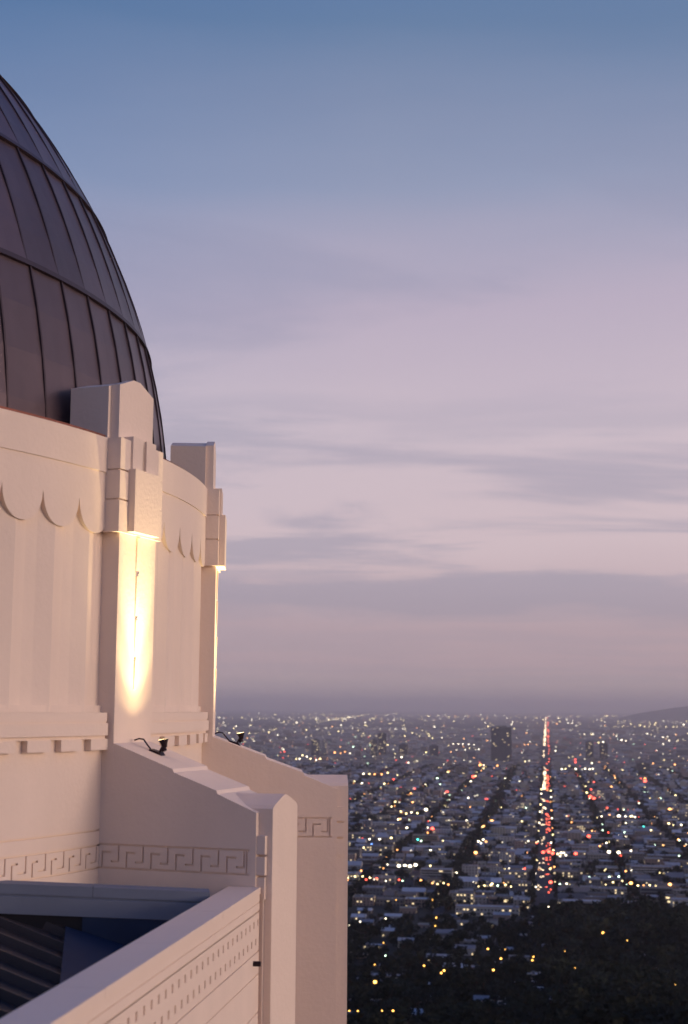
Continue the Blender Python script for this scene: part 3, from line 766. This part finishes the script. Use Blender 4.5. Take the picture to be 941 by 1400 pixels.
tower(7002, B2(7002, -875), 34, 28, 84, 5, 'shorter front tower of the dark pair')
tower(7224, B2(7224, -862), 42, 30, 112, 5, 'taller rear tower of the dark pair')
tower(6449, B2(6449, -236), 92, 36, 158, 5, 'broad faded tower rising left of the boulevard above the low roofs')
tower(6859, B2(6859, 160), 36, 30, 88, 5, 'left one of two dark towers right of the boulevard')
tower(6882, B2(6882, 226), 38, 30, 80, 5, 'right one of two dark towers right of the boulevard')
tower(7051, B2(7051, -736), 44, 30, 62, 3, 'brown mid-height block between the dark pair and the wide tower')
tower(7104, B2(7104, -590), 46, 30, 56, 5, 'low dark block left of the broad faded tower')
tower(5150, B2(5150, -330), 44, 26, 34, 1, 'tan slab block among the mid-distance rooftops')
tower(4300, B2(4300, -420), 40, 26, 30, 2, 'pale slab block in the mid-distance left')
tower(5600, B2(5600, 330), 52, 26, 36, 5, 'dark slab block at the right in the mid-distance')

# the ordinary city: candidates on the street grid
cand = []
cuts_b = sorted(AVE + [BLV]); 
def clear(a, b, ra, rb):
    for (x, y, p, q) in occupied:
        if abs(a - x) < p + ra and abs(b - y) < q + rb: return False
    return True
lmocc = list(occupied)
prev_a = 1760
for ca in CROSS:
    lo, hi = prev_a + 14, ca - 14; prev_a = ca
    rowsn = max(1, int((hi - lo) / 36))
    for bi in range(len(cuts_b) - 1):
        b0, b1 = cuts_b[bi] + (16 if abs(cuts_b[bi] - BLV) < 1 else 7), cuts_b[bi + 1] - (16 if abs(cuts_b[bi + 1] - BLV) < 1 else 7)
        if not (in_view(lo, b0) or in_view(hi, b1) or in_view(lo, b1) or in_view(hi, b0)): continue
        for r in range(rowsn):
            a = lo + (hi - lo) * (r + .5) / rowsn
            b = b0
            while b < b1 - 9:
                comm = (r == rowsn - 1 or r == 0) and CROSS.index(ca) % 2 == 0
                w = (rnd.uniform(26, 62) if comm else rnd.uniform(14, 34)) if a < 3000 else (rnd.uniform(16, 42) if comm else rnd.uniform(11, 24))
                w = min(w, b1 - b)
                if w > 8 and rnd.random() < .84:
                    d = rnd.uniform(12, 26); h = rnd.choice((3.6, 4, 6.5, 6.8, 7, 9.5)) if not comm else rnd.choice((5, 6, 8, 10, 13, 15))
                    if rnd.random() < .035: h = rnd.uniform(15, 24)
                    aa = a + rnd.uniform(-5, 5); bb = b + w / 2
                    if all(abs(aa - x) >= p + d / 2 or abs(bb - y) >= q + w / 2 for (x, y, p, q) in lmocc) and in_view(aa, bb):
                        st = 'gable' if (h < 8 and rnd.random() < .38) else rnd.choice(('flat', 'flat', 'grid', 'bands'))
                        cand.append((aa, bb, d, w - rnd.uniform(1.5, 3.5), h, rnd.randrange(len(WALLC)), rnd.choice((0, 0, 1, 1, 2, 3, 4, 5)), st))
                b += w
# houses on the wooded slope
for k in range(260):
    a = rnd.uniform(880, 1745); b = rnd.uniform(-.16 * a, .12 * a)
    if b > -20 and a > 1250 and rnd.random() < .6: continue
    if all(abs(a - c[0]) > 26 or abs(b - c[1]) > 24 for c in cand[-90:]) and all(abs(a - x) >= p + 12 or abs(b - y) >= q + 12 for (x, y, p, q) in lmocc):
        cand.append((a, b, rnd.uniform(9, 13), rnd.uniform(12, 24), rnd.choice((3.5, 4, 6.5)), rnd.randrange(len(WALLC)), rnd.choice((0, 4, 4, 1)), rnd.choice(('gable', 'flat'))))
# the nearest ones with a clear view become things, the rest one mass
cand.sort(key=lambda c: c[0] - c[3] * 14 - c[4] * 10)
NIND = 270
SEEN_LEFT = lambda a, b: b > -.150 * a - 10 or a > 5400
ind = [c for c in cand if SEEN_LEFT(c[0], c[1])][:NIND]
rest = [c for c in cand if c not in set(ind)]
for c in ind: building(c[0], c[1], c[2], c[3], c[4], c[5], c[6], c[7], g=hz(c[0], c[1]) + (0 if c[0] > 1900 else -.5), lit=.10 if c[0] > 2080 else .2)
NW = len(M_wall)
mb = MB(); mw = MB()
for (a, b, d, w, h, wi, ri, st) in rest:
    g = hz(a, b)
    n = len(mb.v)
    mb.box(a - d / 2, a + d / 2, b - w / 2, b + w / 2, g - 1, g + h, T=CT, mi=wi)
    mb.m[-5] = NW + ri
    if st == 'gable':
        mb.prism([(a - d / 2, g + h), (a + d / 2, g + h), (a, g + h + d * .24)], b - w / 2, b + w / 2, lambda u, v, x: CT(u, x, v), mi=NW + ri)
    if a < 4200:
        fl = max(1, int(h / 3.3)); nn = max(2, int(w / 5))
        for f in range(fl):
            for i in range(nn):
                u = b - w / 2 + w * (i + .5) / nn
                z = g + 1 + f * h / fl
                mw.face([CT(a - d / 2 - .05, u - .9, z), CT(a - d / 2 - .05, u + .9, z), CT(a - d / 2 - .05, u + .9, z + 1.6), CT(a - d / 2 - .05, u - .9, z + 1.6)], 1 if rnd.random() < .08 else 0)
# farther out: coarser blocks to the haze
a = 6050.0
while a < 17000:
    da = 34 + (a - 6000) / 160
    b = -.44 * a
    while b < .14 * a:
        w = rnd.uniform(.5, 1.6) * da
        if rnd.random() < .62 and abs(b + w / 2 - BLV) > 18 + w / 2:
            h = rnd.choice((5, 6, 7, 8, 11)) if rnd.random() > .03 else rnd.uniform(15, 38)
            aa = a + rnd.uniform(-.3, .3) * da
            wi = rnd.randrange(len(WALLC)); ri = rnd.choice((0, 1, 1, 2, 3, 4))
            mb.box(aa - da * .3, aa + da * .3, b, b + w * .85, GZ - 1, GZ + h, T=CT, mi=wi); mb.m[-5] = NW + ri
        b += w
    a += da * .9
tag(mb.build('distant_buildings', M_wall + M_roof, None, fix=False), 'countless low rooftops of the city fading into haze', kind='stuff')
tag(mw.build('distant_windows', [M_glass, M_litwin], None, fix=False), 'small windows of the farther houses', kind='stuff')

# --- trees
def crown_mesh(name, seed, quads, size, palm=False, mt=0):
    r = random.Random(seed); mb = MB()
    lobes = [(0, 0, .62, .42)] + [(r.uniform(-.30, .30), r.uniform(-.30, .30), r.uniform(.42, .85), r.uniform(.20, .30)) for _ in range(6)]
    for _ in range(quads):
        l = r.choice(lobes)
        while True:
            v = Vector((r.uniform(-1, 1), r.uniform(-1, 1), r.uniform(-1, 1)))
            if .35 < v.length < 1: break
        p = Vector(l[:3]) + v * l[3]
        n = Vector((r.gauss(0, 1), r.gauss(0, 1), r.gauss(0, 1) + .4)).normalized(); t = n.orthogonal().normalized(); u = n.cross(t)
        s = size * r.uniform(.6, 1.3)
        q = [p + t * s, p + u * s * .8, p - t * s, p - u * s * .8]
        mb.face([tuple(x) for x in q])
    return mb
CR = [crown_mesh('crown', i, 230, .075).mesh('crown', M_foliage[i % 3]) for i in range(6)]
def trunk_mesh():
    mb = MB(); mb.tube([(0, 0, -.05), (.01, 0, .2), (0, .01, .5)], [.035, .026, .012], 6)
    for k in range(3):
        t = k * 2.1; mb.tube([(0, 0, .26 + .05 * k), (.13 * math.cos(t), .13 * math.sin(t), .44 + .05 * k), (.22 * math.cos(t), .22 * math.sin(t), .60)], [.016, .011, .005], 5)
    return mb.mesh('trunk', M_bark)
TR = trunk_mesh()
def cyp_mesh():
    r = random.Random(5); mb = MB()
    for _ in range(150):
        z = r.uniform(.06, 1); w = .11 * math.sin(math.pi * min(1, (z * .95 + .02))) ** .6 + .01; t = r.uniform(0, 6.28); rr = w * r.uniform(.5, 1)
        p = Vector((rr * math.cos(t), rr * math.sin(t), z)); n = Vector((math.cos(t), math.sin(t), r.uniform(-.2, .6))).normalized(); u = n.orthogonal().normalized(); v = n.cross(u); s = r.uniform(.03, .055)
        mb.face([tuple(p + u * s), tuple(p + v * s), tuple(p - u * s), tuple(p - v * s)])
    return mb.mesh('crown', M_foliage[0])
CYP = cyp_mesh()
def palm_mesh():
    mb = MB(); r = random.Random(3)
    for k in range(16):
        t = k * 2.4; dr = r.uniform(-.5, .6); pts = []
        for i in range(4):
            s = i / 3; pts.append(Vector((math.cos(t) * .14 * s, math.sin(t) * .14 * s, .97 + .05 * dr * s - .09 * s * s)))
        side = Vector((-math.sin(t), math.cos(t), 0)) * .018
        for p, q in zip(pts, pts[1:]): mb.face([tuple(p - side), tuple(p + side), tuple(q + side * .6), tuple(q - side * .6)])
    return mb.mesh('crown', M_foliage[2])
PALM = palm_mesh(); mbt = MB(); mbt.tube([(0, 0, -.02), (.01, 0, .5), (0, 0, .97)], [.014, .010, .008], 6); PT = mbt.mesh('trunk', M_bark)

tc_ = []
def free(a, b, r=2.0):
    key = (int(a // 60), int(b // 60))
    for i in (-1, 0, 1):
        for j in (-1, 0, 1):
            for (x, y, p, q) in GRID.get((key[0] + i, key[1] + j), ()):
                if abs(a - x) < p + r and abs(b - y) < q + r: return False
    return True
GRID = {}
for c in cand: GRID.setdefault((int(c[0] // 60), int(c[1] // 60)), []).append((c[0], c[1], c[2] / 2, c[3] / 2))
for c in lmocc: 
    for db in (-40, 0, 40): GRID.setdefault((int(c[0] // 60), int((c[1] + db) // 60)), []).append(c)
# slope woods
for k in range(6300):
    a = 640 + 1160 * rnd.random() ** .8; b = rnd.uniform(-.34 * a - 20, .13 * a + 20)
    dens = 1.0 if a < 1150 else (.85 if b > -10 else .42)
    if a > 1600 and b < -10: dens = .2
    if rnd.random() < dens and free(a, b, 1.0): tc_.append((a, b, (rnd.uniform(8, 15) if b < 0 else rnd.uniform(9, 19)) * (.7 if a > 1600 else 1)))
for k in range(500):   # the dark grove closing the right-hand foot of the slope
    a = rnd.uniform(1400, 1690); b = rnd.uniform(-12, .125 * a + 20)
    if free(a, b, -1): tc_.append((a, b, rnd.choice((8, 10, 12, 15, 19, 24)) * rnd.uniform(.85, 1.15)))
# street and garden trees
for b0 in AVE + [BLV]:
    a = 1760.0
    while a < 6000:
        for s in (-1, 1):
            off = 17 if b0 == BLV else 9
            if rnd.random() < (.45 if b0 == BLV else (.85 if abs(b0 + 130) < 2 else .42)) and in_view(a, b0) and min(abs(a - c) for c in CROSS) > 14:
                tc_.append((a + rnd.uniform(-3, 3), b0 + s * off, rnd.uniform(8, 15) * (1.25 if abs(b0 + 130) < 2 else 1)))
        a += rnd.uniform(13, 24)
for k in range(12500):
    a = 1760 + 4200 * rnd.random() ** .9; b = rnd.uniform(-.40 * a, .125 * a)
    if min(abs(a - c) for c in CROSS) > 9 and abs(b - BLV) > 16 and free(a, b, .5): tc_.append((a, b, rnd.uniform(6, 14)))
def vis(a, b): return -.150 * a - 8 < b < .098 * a + 8 and a > 880
tc_.sort(key=lambda t: t[0] / t[2])
tind = [t for t in tc_ if vis(t[0], t[1])][:255]
tset = set(tind)
ri_ = random.Random(11)
def tlabel(a, b, h, cyp, i):
    sz = 'towering' if h > 18.5 else ('tall' if h > 15 else ('middling' if h > 12 else 'small'))
    hue = ('deep green', 'olive', 'greyish')[i % 6 % 3]
    zone = 'highest on the near slope' if a < 1000 else ('on the upper slope' if a < 1150 else ('half way down the slope' if a < 1300 else ('low on the slope' if a < 1500 else 'at the foot of the slope')))
    d = b - BLV; side = 'in line with the boulevard' if abs(d) < 22 else ('%s of the boulevard line' % (('just left', 'left', 'far left')[min(2, int(-d / 60))] if d < 0 else ('just right', 'right', 'far right')[min(2, int(d / 60))]))
    return '%s %s %s %s, %s' % (sz, 'dark' if cyp else hue, 'cypress' if cyp else 'tree', zone, side)
SP = {'broad': 'broad dark tree on the wooded slope below the city lights', 'cyp': 'slim dark cypress on the wooded slope below the city lights'}
for i, (a, b, h) in enumerate(tind):
    g = hz(a, b) - .3; cyp = ri_.random() < .09
    root = empty('cypress_tree' if cyp else 'oak_tree', CT(a, b, g), label=tlabel(a, b, h, cyp, i), cat='tree', group='cypresses on the dark slope' if cyp else 'broad trees on the dark slope')
    s = h * (1.15 if cyp else 1.0); k = ri_.uniform(.9, 1.35)
    root.scale = (s * k, s * ri_.uniform(.9, 1.3), s); root.rotation_euler[2] = ri_.uniform(0, 6.28)
    link('crown', CYP if cyp else CR[i % 6], root); link('trunk', TR, root)
# palms standing up here and there
pl = []
for k in range(400):
    a = rnd.uniform(1300, 4200); b = rnd.uniform(-.15 * a, .1 * a)
    if free(a, b, 1) and abs(b - BLV) > 14: pl.append((a, b))
for (a, b) in pl[:46]:
    root = empty('palm_tree', CT(a, b, hz(a, b)), label='thin palm above the rooftops, %s' % where(a, b), cat='palm tree', group='thin palms among the rooftops')
    h = rnd.uniform(17, 27); root.scale = (h, h, h); root.rotation_euler[2] = rnd.uniform(0, 6)
    link('crown', PALM, root); link('trunk', PT, root)
# the rest of the trees, one mass
import numpy as np
tmpl = []
for i in range(4):
    m = crown_mesh('c', 40 + i, 80, .13); tmpl.append(np.array(m.v, dtype=np.float32).reshape(-1, 4, 3))
m = crown_mesh('c', 60, 34, .2); tmpl.append(np.array(m.v, dtype=np.float32).reshape(-1, 4, 3))
vs_, mi_ = [], []
rs = np.random.RandomState(4)
for (a, b, h) in tc_:
    if (a, b, h) in tset: continue
    t = tmpl[rs.randint(4)] if a < 3600 else tmpl[4]
    th = rs.uniform(0, 6.28); c, s = math.cos(th), math.sin(th); k = h * rs.uniform(.9, 1.4)
    P = np.empty_like(t); P[..., 0] = (t[..., 0] * c - t[..., 1] * s) * k; P[..., 1] = (t[..., 0] * s + t[..., 1] * c) * k; P[..., 2] = t[..., 2] * h
    o_ = CT(a, b, hz(a, b) - .12 * h); P += np.array(o_, dtype=np.float32)
    vs_.append(P.reshape(-1, 3)); mi_.append(np.full(len(t), rs.randint(3), dtype=np.int32))
V = np.concatenate(vs_); MI = np.concatenate(mi_); nf = len(V) // 4
me = D.meshes.new('tree_mass'); me.vertices.add(len(V)); me.vertices.foreach_set('co', V.ravel())
me.loops.add(len(V)); me.loops.foreach_set('vertex_index', np.arange(len(V), dtype=np.int32))
me.polygons.add(nf); me.polygons.foreach_set('loop_start', np.arange(0, len(V), 4, dtype=np.int32)); me.polygons.foreach_set('loop_total', np.full(nf, 4, dtype=np.int32))
for m in M_foliage: me.materials.append(m)
me.polygons.foreach_set('material_index', MI); me.update(calc_edges=True)
tag(link('tree_canopy', me), 'dark mass of street and garden trees between the rooftops', kind='stuff')

# --- lights of the city
LTAB = [(1985,-285,'y'),(1987,-275,'y'),(1990,-265,'y'),(1983,-254,'y'),(1966,-257,'r'),(1969,-243,'r'),(1930,-164,'o'),(1931,-157,'y'),(1941,-150,'y'),(1934,-143,'o'),(1927,-102,'y'),(1929,-95,'y'),(1930,-87,'y'),(1940,-78,'g'),(1934,-68,'y'),(1928,-60,'y'),(1941,-34,'W'),(1935,-28,'w'),(1962,-9,'R'),(1956,3,'g'),(1958,12,'w'),(1983,97,'O'),(1977,106,'y'),(1971,113,'o'),(1973,121,'y'),(1974,129,'y'),(1970,147,'O'),(2053,44,'g'),(2038,50,'w'),(2050,71,'g'),(2035,76,'w'),(2053,84,'g'),(2013,87,'y'),(1994,74,'y'),(2407,84,'W'),(2399,99,'W'),(2391,113,'W'),(2345,109,'W'),(2427,120,'w'),(2334,5,'w'),(2336,14,'w'),(2373,30,'R'),(2362,-22,'R'),(2375,-13,'R'),(2354,-7,'R'),(2501,72,'o'),(2541,79,'o'),(2339,-129,'O'),(2230,-133,'O'),(2588,-129,'w'),(2508,-129,'w'),(3207,135,'W'),(3190,148,'w'),(3192,159,'y'),(3194,168,'w'),(3244,116,'o'),(3471,119,'r'),(3435,261,'O'),(4204,100,'r'),(3999,101,'R'),(3902,90,'R'),(3813,98,'R'),(4735,284,'R'),(2916,170,'t'),(2687,58,'R'),(6649,91,'r'),(6304,86,'r'),(5646,77,'w'),(5634,38,'y'),(5658,113,'w'),(5663,130,'w'),(5666,142,'w'),(3926,-302,'W'),(3961,-295,'R'),(2140,-231,'W'),(2142,-222,'W'),(2134,-214,'W'),(2136,-206,'W'),(2155,-250,'w'),(5004,-664,'w'),(5010,-644,'y'),(5015,-626,'o'),(5022,-602,'o'),(5082,-588,'y'),(3220,-343,'y'),(3180,-327,'y'),(3204,-318,'w'),(3186,-303,'y'),(3277,-292,'W'),(2774,-235,'R'),(2710,-238,'o'),(5822,-231,'o'),(5801,-297,'O'),(5875,-289,'w'),(4858,-273,'R'),(5224,-302,'w'),(3559,-350,'o'),(3224,-414,'w'),(4166,-444,'r'),(3935,-391,'o'),(3869,-396,'o'),(4644,-518,'r'),(3548,-392,'y'),(2140,-231,'w'),(2550,-242,'t'),(2551,-236,'g'),(2468,-313,'b'),(2403,-318,'y'),(2065,-277,'o'),(2108,-250,'o'),(3854,-213,'w'),(3522,-179,'w'),(4792,-166,'w'),(3658,-173,'R'),(2988,-131,'O'),(3760,-225,'w'),(2920,188,'w'),(2836,179,'y'),(2702,125,'w'),(2714,113,'w'),(2643,114,'w'),(9880,84,'W'),(10195,333,'W'),(10942,492,'W'),(10716,514,'w'),(22413,1944,'W'),(9188,-641,'w'),(9202,-609,'w'),(9213,-582,'w'),(9229,-546,'w'),(9068,-504,'w'),(17530,-1455,'W'),(1439,42,'A'),(1193,7,'a'),(1062,-133,'A'),(1077,-84,'a'),(1063,-85,'a'),(1168,-46,'a'),(1343,5,'a'),(1737,-148,'a'),(1472,-123,'a'),(1530,-180,'w'),(1385,-165,'a'),(1315,-155,'g'),(1269,-159,'a'),(1515,-205,'w'),(1497,-214,'w'),(1202,-110,'a'),(1313,-63,'a'),(1322,-48,'a'),(1265,-22,'a'),(1207,-22,'a'),(968,73,'a'),(1660,-11,'w'),(1395,63,'a'),(1722,-190,'a'),(1546,-128,'a'),(1029,-46,'a'),(1017,10,'a'),(887,-127,'a'),(889,-122,'a'),(895,-108,'a'),(893,-101,'a'),(6782,-1192,'y'),(6600,-1140,'w'),(6341,-1078,'y'),(6183,-1026,'w'),(6354,-1037,'y'),(6325,-1125,'w'),(7253,-1109,'O'),(7154,-1064,'o'),(7385,-1076,'o'),(7625,-1445,'w'),(24723,-5253,'w'),(20888,-3765,'W'),(14695,-3043,'w'),(11532,-2235,'w'),(11008,-2099,'y')]
def rad_for(a): return max(.95, a / 1421 * (.80 if a < 7000 else .62))
# things: one lamp each (pole, arm, globe)
poleb = MB(); poleb.tube([(0, 0, 0), (0, 0, .82), (.03, 0, .97), (.10, 0, 1.0)], [.012, .009, .007, .006], 6); POLE = poleb.mesh('pole', M_lampmetal)
def globe_mesh(k):
    mb = MB(); mb.ico((0, 0, 0), 1.0, sz=.8); return mb.mesh('lit_globe', M_light[k])
GL = {k: globe_mesh(k) for k in LC}
GRP = {'w': 'warm white lamps of the city', 'y': 'yellow lamps of the city', 'o': 'orange lamps of the city', 'r': 'red lamps of the city', 'g': 'greenish lamps of the city', 't': 'teal lamps', 'b': 'blue lamps', 'a': 'amber lamps on the dark slope'}
rl = random.Random(21); nlamp = 0
def lamp(a, b, k, big=1.0, name=None, hh=None):
    global nlamp
    nlamp += 1
    h = hh or rl.uniform(7, 10)
    nm = {'r': 'red_signal'}.get(k, 'street_lamp')
    root = empty(name or nm, CT(a, b, hz(a, b)), cat='signal light' if k == 'r' else 'street lamp', group=GRP[k],
                 label='%s%s %s, %s' % ('big ' if big > 1.3 else ('tiny ' if big < .6 else ''), LN[k], 'signal light' if k == 'r' else 'street lamp', where(a, b)))
    if a >= 1800: root['group'] = GRP[k] + (' near the trees' if a < 2100 else (' in the nearer half' if a < 3400 else ' farther out'))
    p = link('pole', POLE, root); p.scale = (h, h, h)
    g = link('lit_globe', GL[k], root); r = rad_for(a) * big; g.scale = (r, r, r); g.location = (h * .1, 0, h + r * .5)
for (a, b, k) in LTAB:
    bb = b + .0052 * a; K = k.lower()
    if k in ('A',): K = 'a'
    if a < 6000: lamp(a, bb, K, (2.2 if a > 1850 else 1.5) if k.isupper() else (1.15 if a > 1850 else rl.uniform(.45, .95)), hh=15 if a < 1850 else None)
rest_l = {(k, q): MB() for k in LC for q in (0, 1)}
def glow(a, b, k, r, z=8, q=None): rest_l[(k, (rl.random() < .55) if q is None else q)].ico(CT(a, b, GZ + z), r, sz=.75)
for (a, b, k) in LTAB:
    if a >= 6000: glow(a, b + .0052 * a, k.lower(), rad_for(a) * (1.6 if k.isupper() else 1.1), 12, 0)
cols = 'wwwwwwyyyyygooooorr'
# individual lamps along the streets of the nearer city
pts = []
for k in range(2600):
    a = 1960 + 4000 * rl.random() ** 1.1
    if rl.random() < .45: a = rl.choice(CROSS) + rl.uniform(-8, 8); b = rl.uniform(-.155 * a, .105 * a)
    else: b = rl.choice(AVE) + rl.uniform(-7, 7)
    if not (-.15 * a < b < .10 * a): continue
    pts.append((a, b))
near = sorted(pts[:430]); 
for i, (a, b) in enumerate(near):
    k = rl.choice(cols); sz = rl.choice((.4, .5, .6, .8, 1.0, 1.2)) if k != 'r' else rl.choice((.5, .8, 1.1))
    if i < 130: lamp(a, b, k, sz * 1.15)
    else: glow(a, b, k, rad_for(a) * sz)
# deep city, growing denser towards the horizon
for k in range(1750):
    a = 6000 * (9.0 ** rl.random()); b = rl.uniform(-.43 * a, .125 * a)
    if rl.random() < .3: a = round(a / 420) * 420
    if abs(b - BLV) < 30: continue
    kk = rl.choice('wwwwwyyyyoooogrr' if a < 12000 else 'wwwwyyyyyo'); glow(a, b, kk, rad_for(a) * rl.choice((.35, .45, .55, .7, .9, 1.2)), 12)
# bright diagonal string of lights far left, and level strings
for i in range(34):
    t = i / 33; a = 21500 + 24000 * t; b = -3560 - 2300 * t
    glow(a, b + .0052 * a, 'y' if i % 3 else 'w', rad_for(a) * (1.1 - .5 * t), 20)
for (a, b0, b1, n, k, s) in ((15500, -2500, -1500, 22, 'w', .7), (13200, 250, 900, 9, 'w', .9), (19500, 700, 1900, 20, 'y', .8), (26000, 900, 3000, 16, 'w', .6), (11500, -1500, -900, 10, 'y', .8), (30000, -7000, -3500, 26, 'w', .5), (38000, -3000, 2800, 30, 'y', .5), (9800, 40, 360, 6, 'r', .6), (9300, -330, -40, 9, 'o', .8)):
    for i in range(n):
        aa = a + rl.uniform(-.012, .012) * a; glow(aa, b0 + (b1 - b0) * (i + rl.random()) / n, k, rad_for(aa) * s * rl.uniform(.6, 1.4), 14)

# --- traffic on the boulevard
def car_parts(front):
    b = MB(); prof = [(-2.2, .35), (2.2, .35), (2.25, .85), (1.2, 1.0), (.6, 1.45), (-1.1, 1.45), (-1.8, 1.0), (-2.2, .95)]
    b.prism(prof, -.88, .88, lambda y, z, x: (x, y, z))
    wv = MB()
    for x in (-.85, .72):
        for y in (-1.35, 1.35): wv.prism([(y + .33 * math.cos(t), .33 + .33 * math.sin(t)) for t in [k * math.pi / 4 for k in range(8)]], x, x + .13, lambda u, v, w: (w, u, v))
    return b, wv
cb_, cw_ = car_parts(True)
M_paint = [mat('car_paint_%s' % n, c, 0.35, spec=.5) for n, c in (('silver', (.35, .36, .38)), ('black', (.02, .02, .025)), ('white', (.6, .6, .6)), ('red', (.25, .02, .02)))]
CB = [cb_.mesh('car_body', m) for m in M_paint]; CWM = cw_.mesh('wheels', M_flash)
lm = MB(); lm.ico((0, 0, 0), 1.0, sz=.9); M_head = emit('headlamp_glow', (1.0, .72, .44), 5.5); M_tail = emit('tail_lamp_glow', (1.0, .13, .06), 6.0)
HL = lm.mesh('headlight', M_head); TL = lm.mesh('tail_light', M_tail)
ORDC = ORD + ['thirteenth', 'fourteenth', 'fifteenth', 'sixteenth', 'seventeenth']
def car(a, b, coming, i):
    root = empty('car', CT(a, b, GZ + .31), cat='car', group='oncoming cars with lit headlights on the boulevard' if coming else 'departing cars with red tail lights on the boulevard',
                 label='%s %s %s cross street of the boulevard' % (('silver', 'black', 'white', 'red')[i % 4], 'oncoming car with lit headlights past the' if coming else 'departing car with red tail lights past the', ORDC[max(0, sum(1 for c in CROSS if c < a) - 1)]))
    root.rotation_euler[2] = math.atan2(B_.y, B_.x)
    link('car_body', CB[i % 4], root); link('wheels', CWM, root)
    r = max(.6, a / 1421 * .36)
    for s in (-1, 1):
        l = link('headlight' if coming else 'tail_light', HL if coming else TL, root); l.location = (s * .65, -2.2, .75); l.scale = (r, r * .5, r)
# queues at the crossings, streams further on
ca = []
def run(a0, a1, n, pc):
    for _ in range(n): ca.append((rl.uniform(a0, a1), rl.random() < pc))
run(1925, 2020, 6, .3); run(2100, 2150, 5, .6); run(2180, 2320, 6, .85); run(2330, 2400, 8, .05); run(2480, 2640, 9, .1); run(2680, 2760, 4, .8)
run(2850, 2960, 7, .35); run(3020, 3150, 9, .6); run(3180, 3320, 7, .2); run(3380, 3600, 5, .9); run(3800, 3900, 8, .7)
run(4350, 5300, 66, .6); run(5350, 5650, 22, .9); run(5700, 6400, 8, .4)
for i, (a, co) in enumerate(ca):
    lane = rl.choice((2.4, 5.4, 8.2)); car(a, BLV - lane if co else BLV + lane, co, i)
# amber and white street lamps that line the boulevard's kerbs
for i in range(20):
    a = 1950 + i * 120 + rl.uniform(-40, 40)
    if a < 4300: lamp(a, BLV + (-13 if i % 2 else 13), rl.choice('wwyyoo'), rl.choice((.5, .7, 1.0)))
cars = {True: MB(), False: MB()}
for (a0, a1, n) in ((6500, 9300, 12), (9400, 12500, 46), (12500, 17000, 60), (17000, 42000, 70)):
    for _ in range(n):
        a = rl.uniform(a0, a1); co = rl.random() < (.72 if a > 9400 else .5); r = a / 1421 * rl.uniform(.28, .5)
        cars[co].ico(CT(a, BLV + (-1 if co else 1) * rl.uniform(4, 13) * (1 + a / 20000), GZ + 2), r)
tag(cars[True].build('far_headlights', M_head, None, fix=False), 'stream of headlights far down the boulevard', kind='stuff')
tag(cars[False].build('far_tail_lights', M_tail, None, fix=False), 'stream of red tail lights far down the boulevard', kind='stuff')
for (k, q), m in rest_l.items():
    if m.f: tag(m.build('far_lights', (M_dim if q else M_light)[k], None, fix=False), '%s%s lights sprinkled far across the city' % ('faint ' if q else '', LN[k]), kind='stuff')

# ---------------------------------------------------------------- the air
hm = D.materials.new('dusk_haze'); hm.use_nodes = True; nt = hm.node_tree; nt.nodes.clear()
pv = N(nt, 'ShaderNodeVolumePrincipled'); pv.inputs['Color'].default_value = (0.99, 0.955, 0.98, 1); pv.inputs['Density'].default_value = 4.2e-5; pv.inputs['Anisotropy'].default_value = 0.84
oo = N(nt, 'ShaderNodeOutputMaterial'); L(nt, pv.outputs[0], oo.inputs['Volume'])
mb = MB(); mb.box(-62000, 62000, -9000, 97000, GZ - 1, 430); hz_o = mb.build('haze', hm, None); tag(hz_o, 'thin blue-violet evening haze over the basin', kind='stuff')

# ---------------------------------------------------------------- tell look-alikes apart by their distance
NUM = ['nearest', 'second nearest', 'third nearest', 'fourth nearest', 'fifth nearest', 'sixth nearest', 'seventh nearest', 'eighth nearest', 'ninth nearest', 'tenth nearest']
by = {}
for o in scn.objects:
    if o.parent is None and 'label' in o and o.get('category'): by.setdefault(o['label'], []).append(o)
for lab, os_ in by.items():
    if len(os_) < 2: continue
    for o in os_:
        if not o.get('group'): o['group'] = 'ordinary buildings of the city'
    os_.sort(key=lambda o: o.location.length)
    words = ['nearer', 'farther'] if len(os_) == 2 else ([NUM[0], 'middle', 'farthest'] if len(os_) == 3 else NUM[:len(os_) - 1][:10])
    for i, o in enumerate(os_):
        w = words[i] if i < len(words) else ('farthest' if i == len(os_) - 1 else None)
        if w and len(lab.split()) + len(w.split()) <= 16: o['label'] = w + ' ' + lab
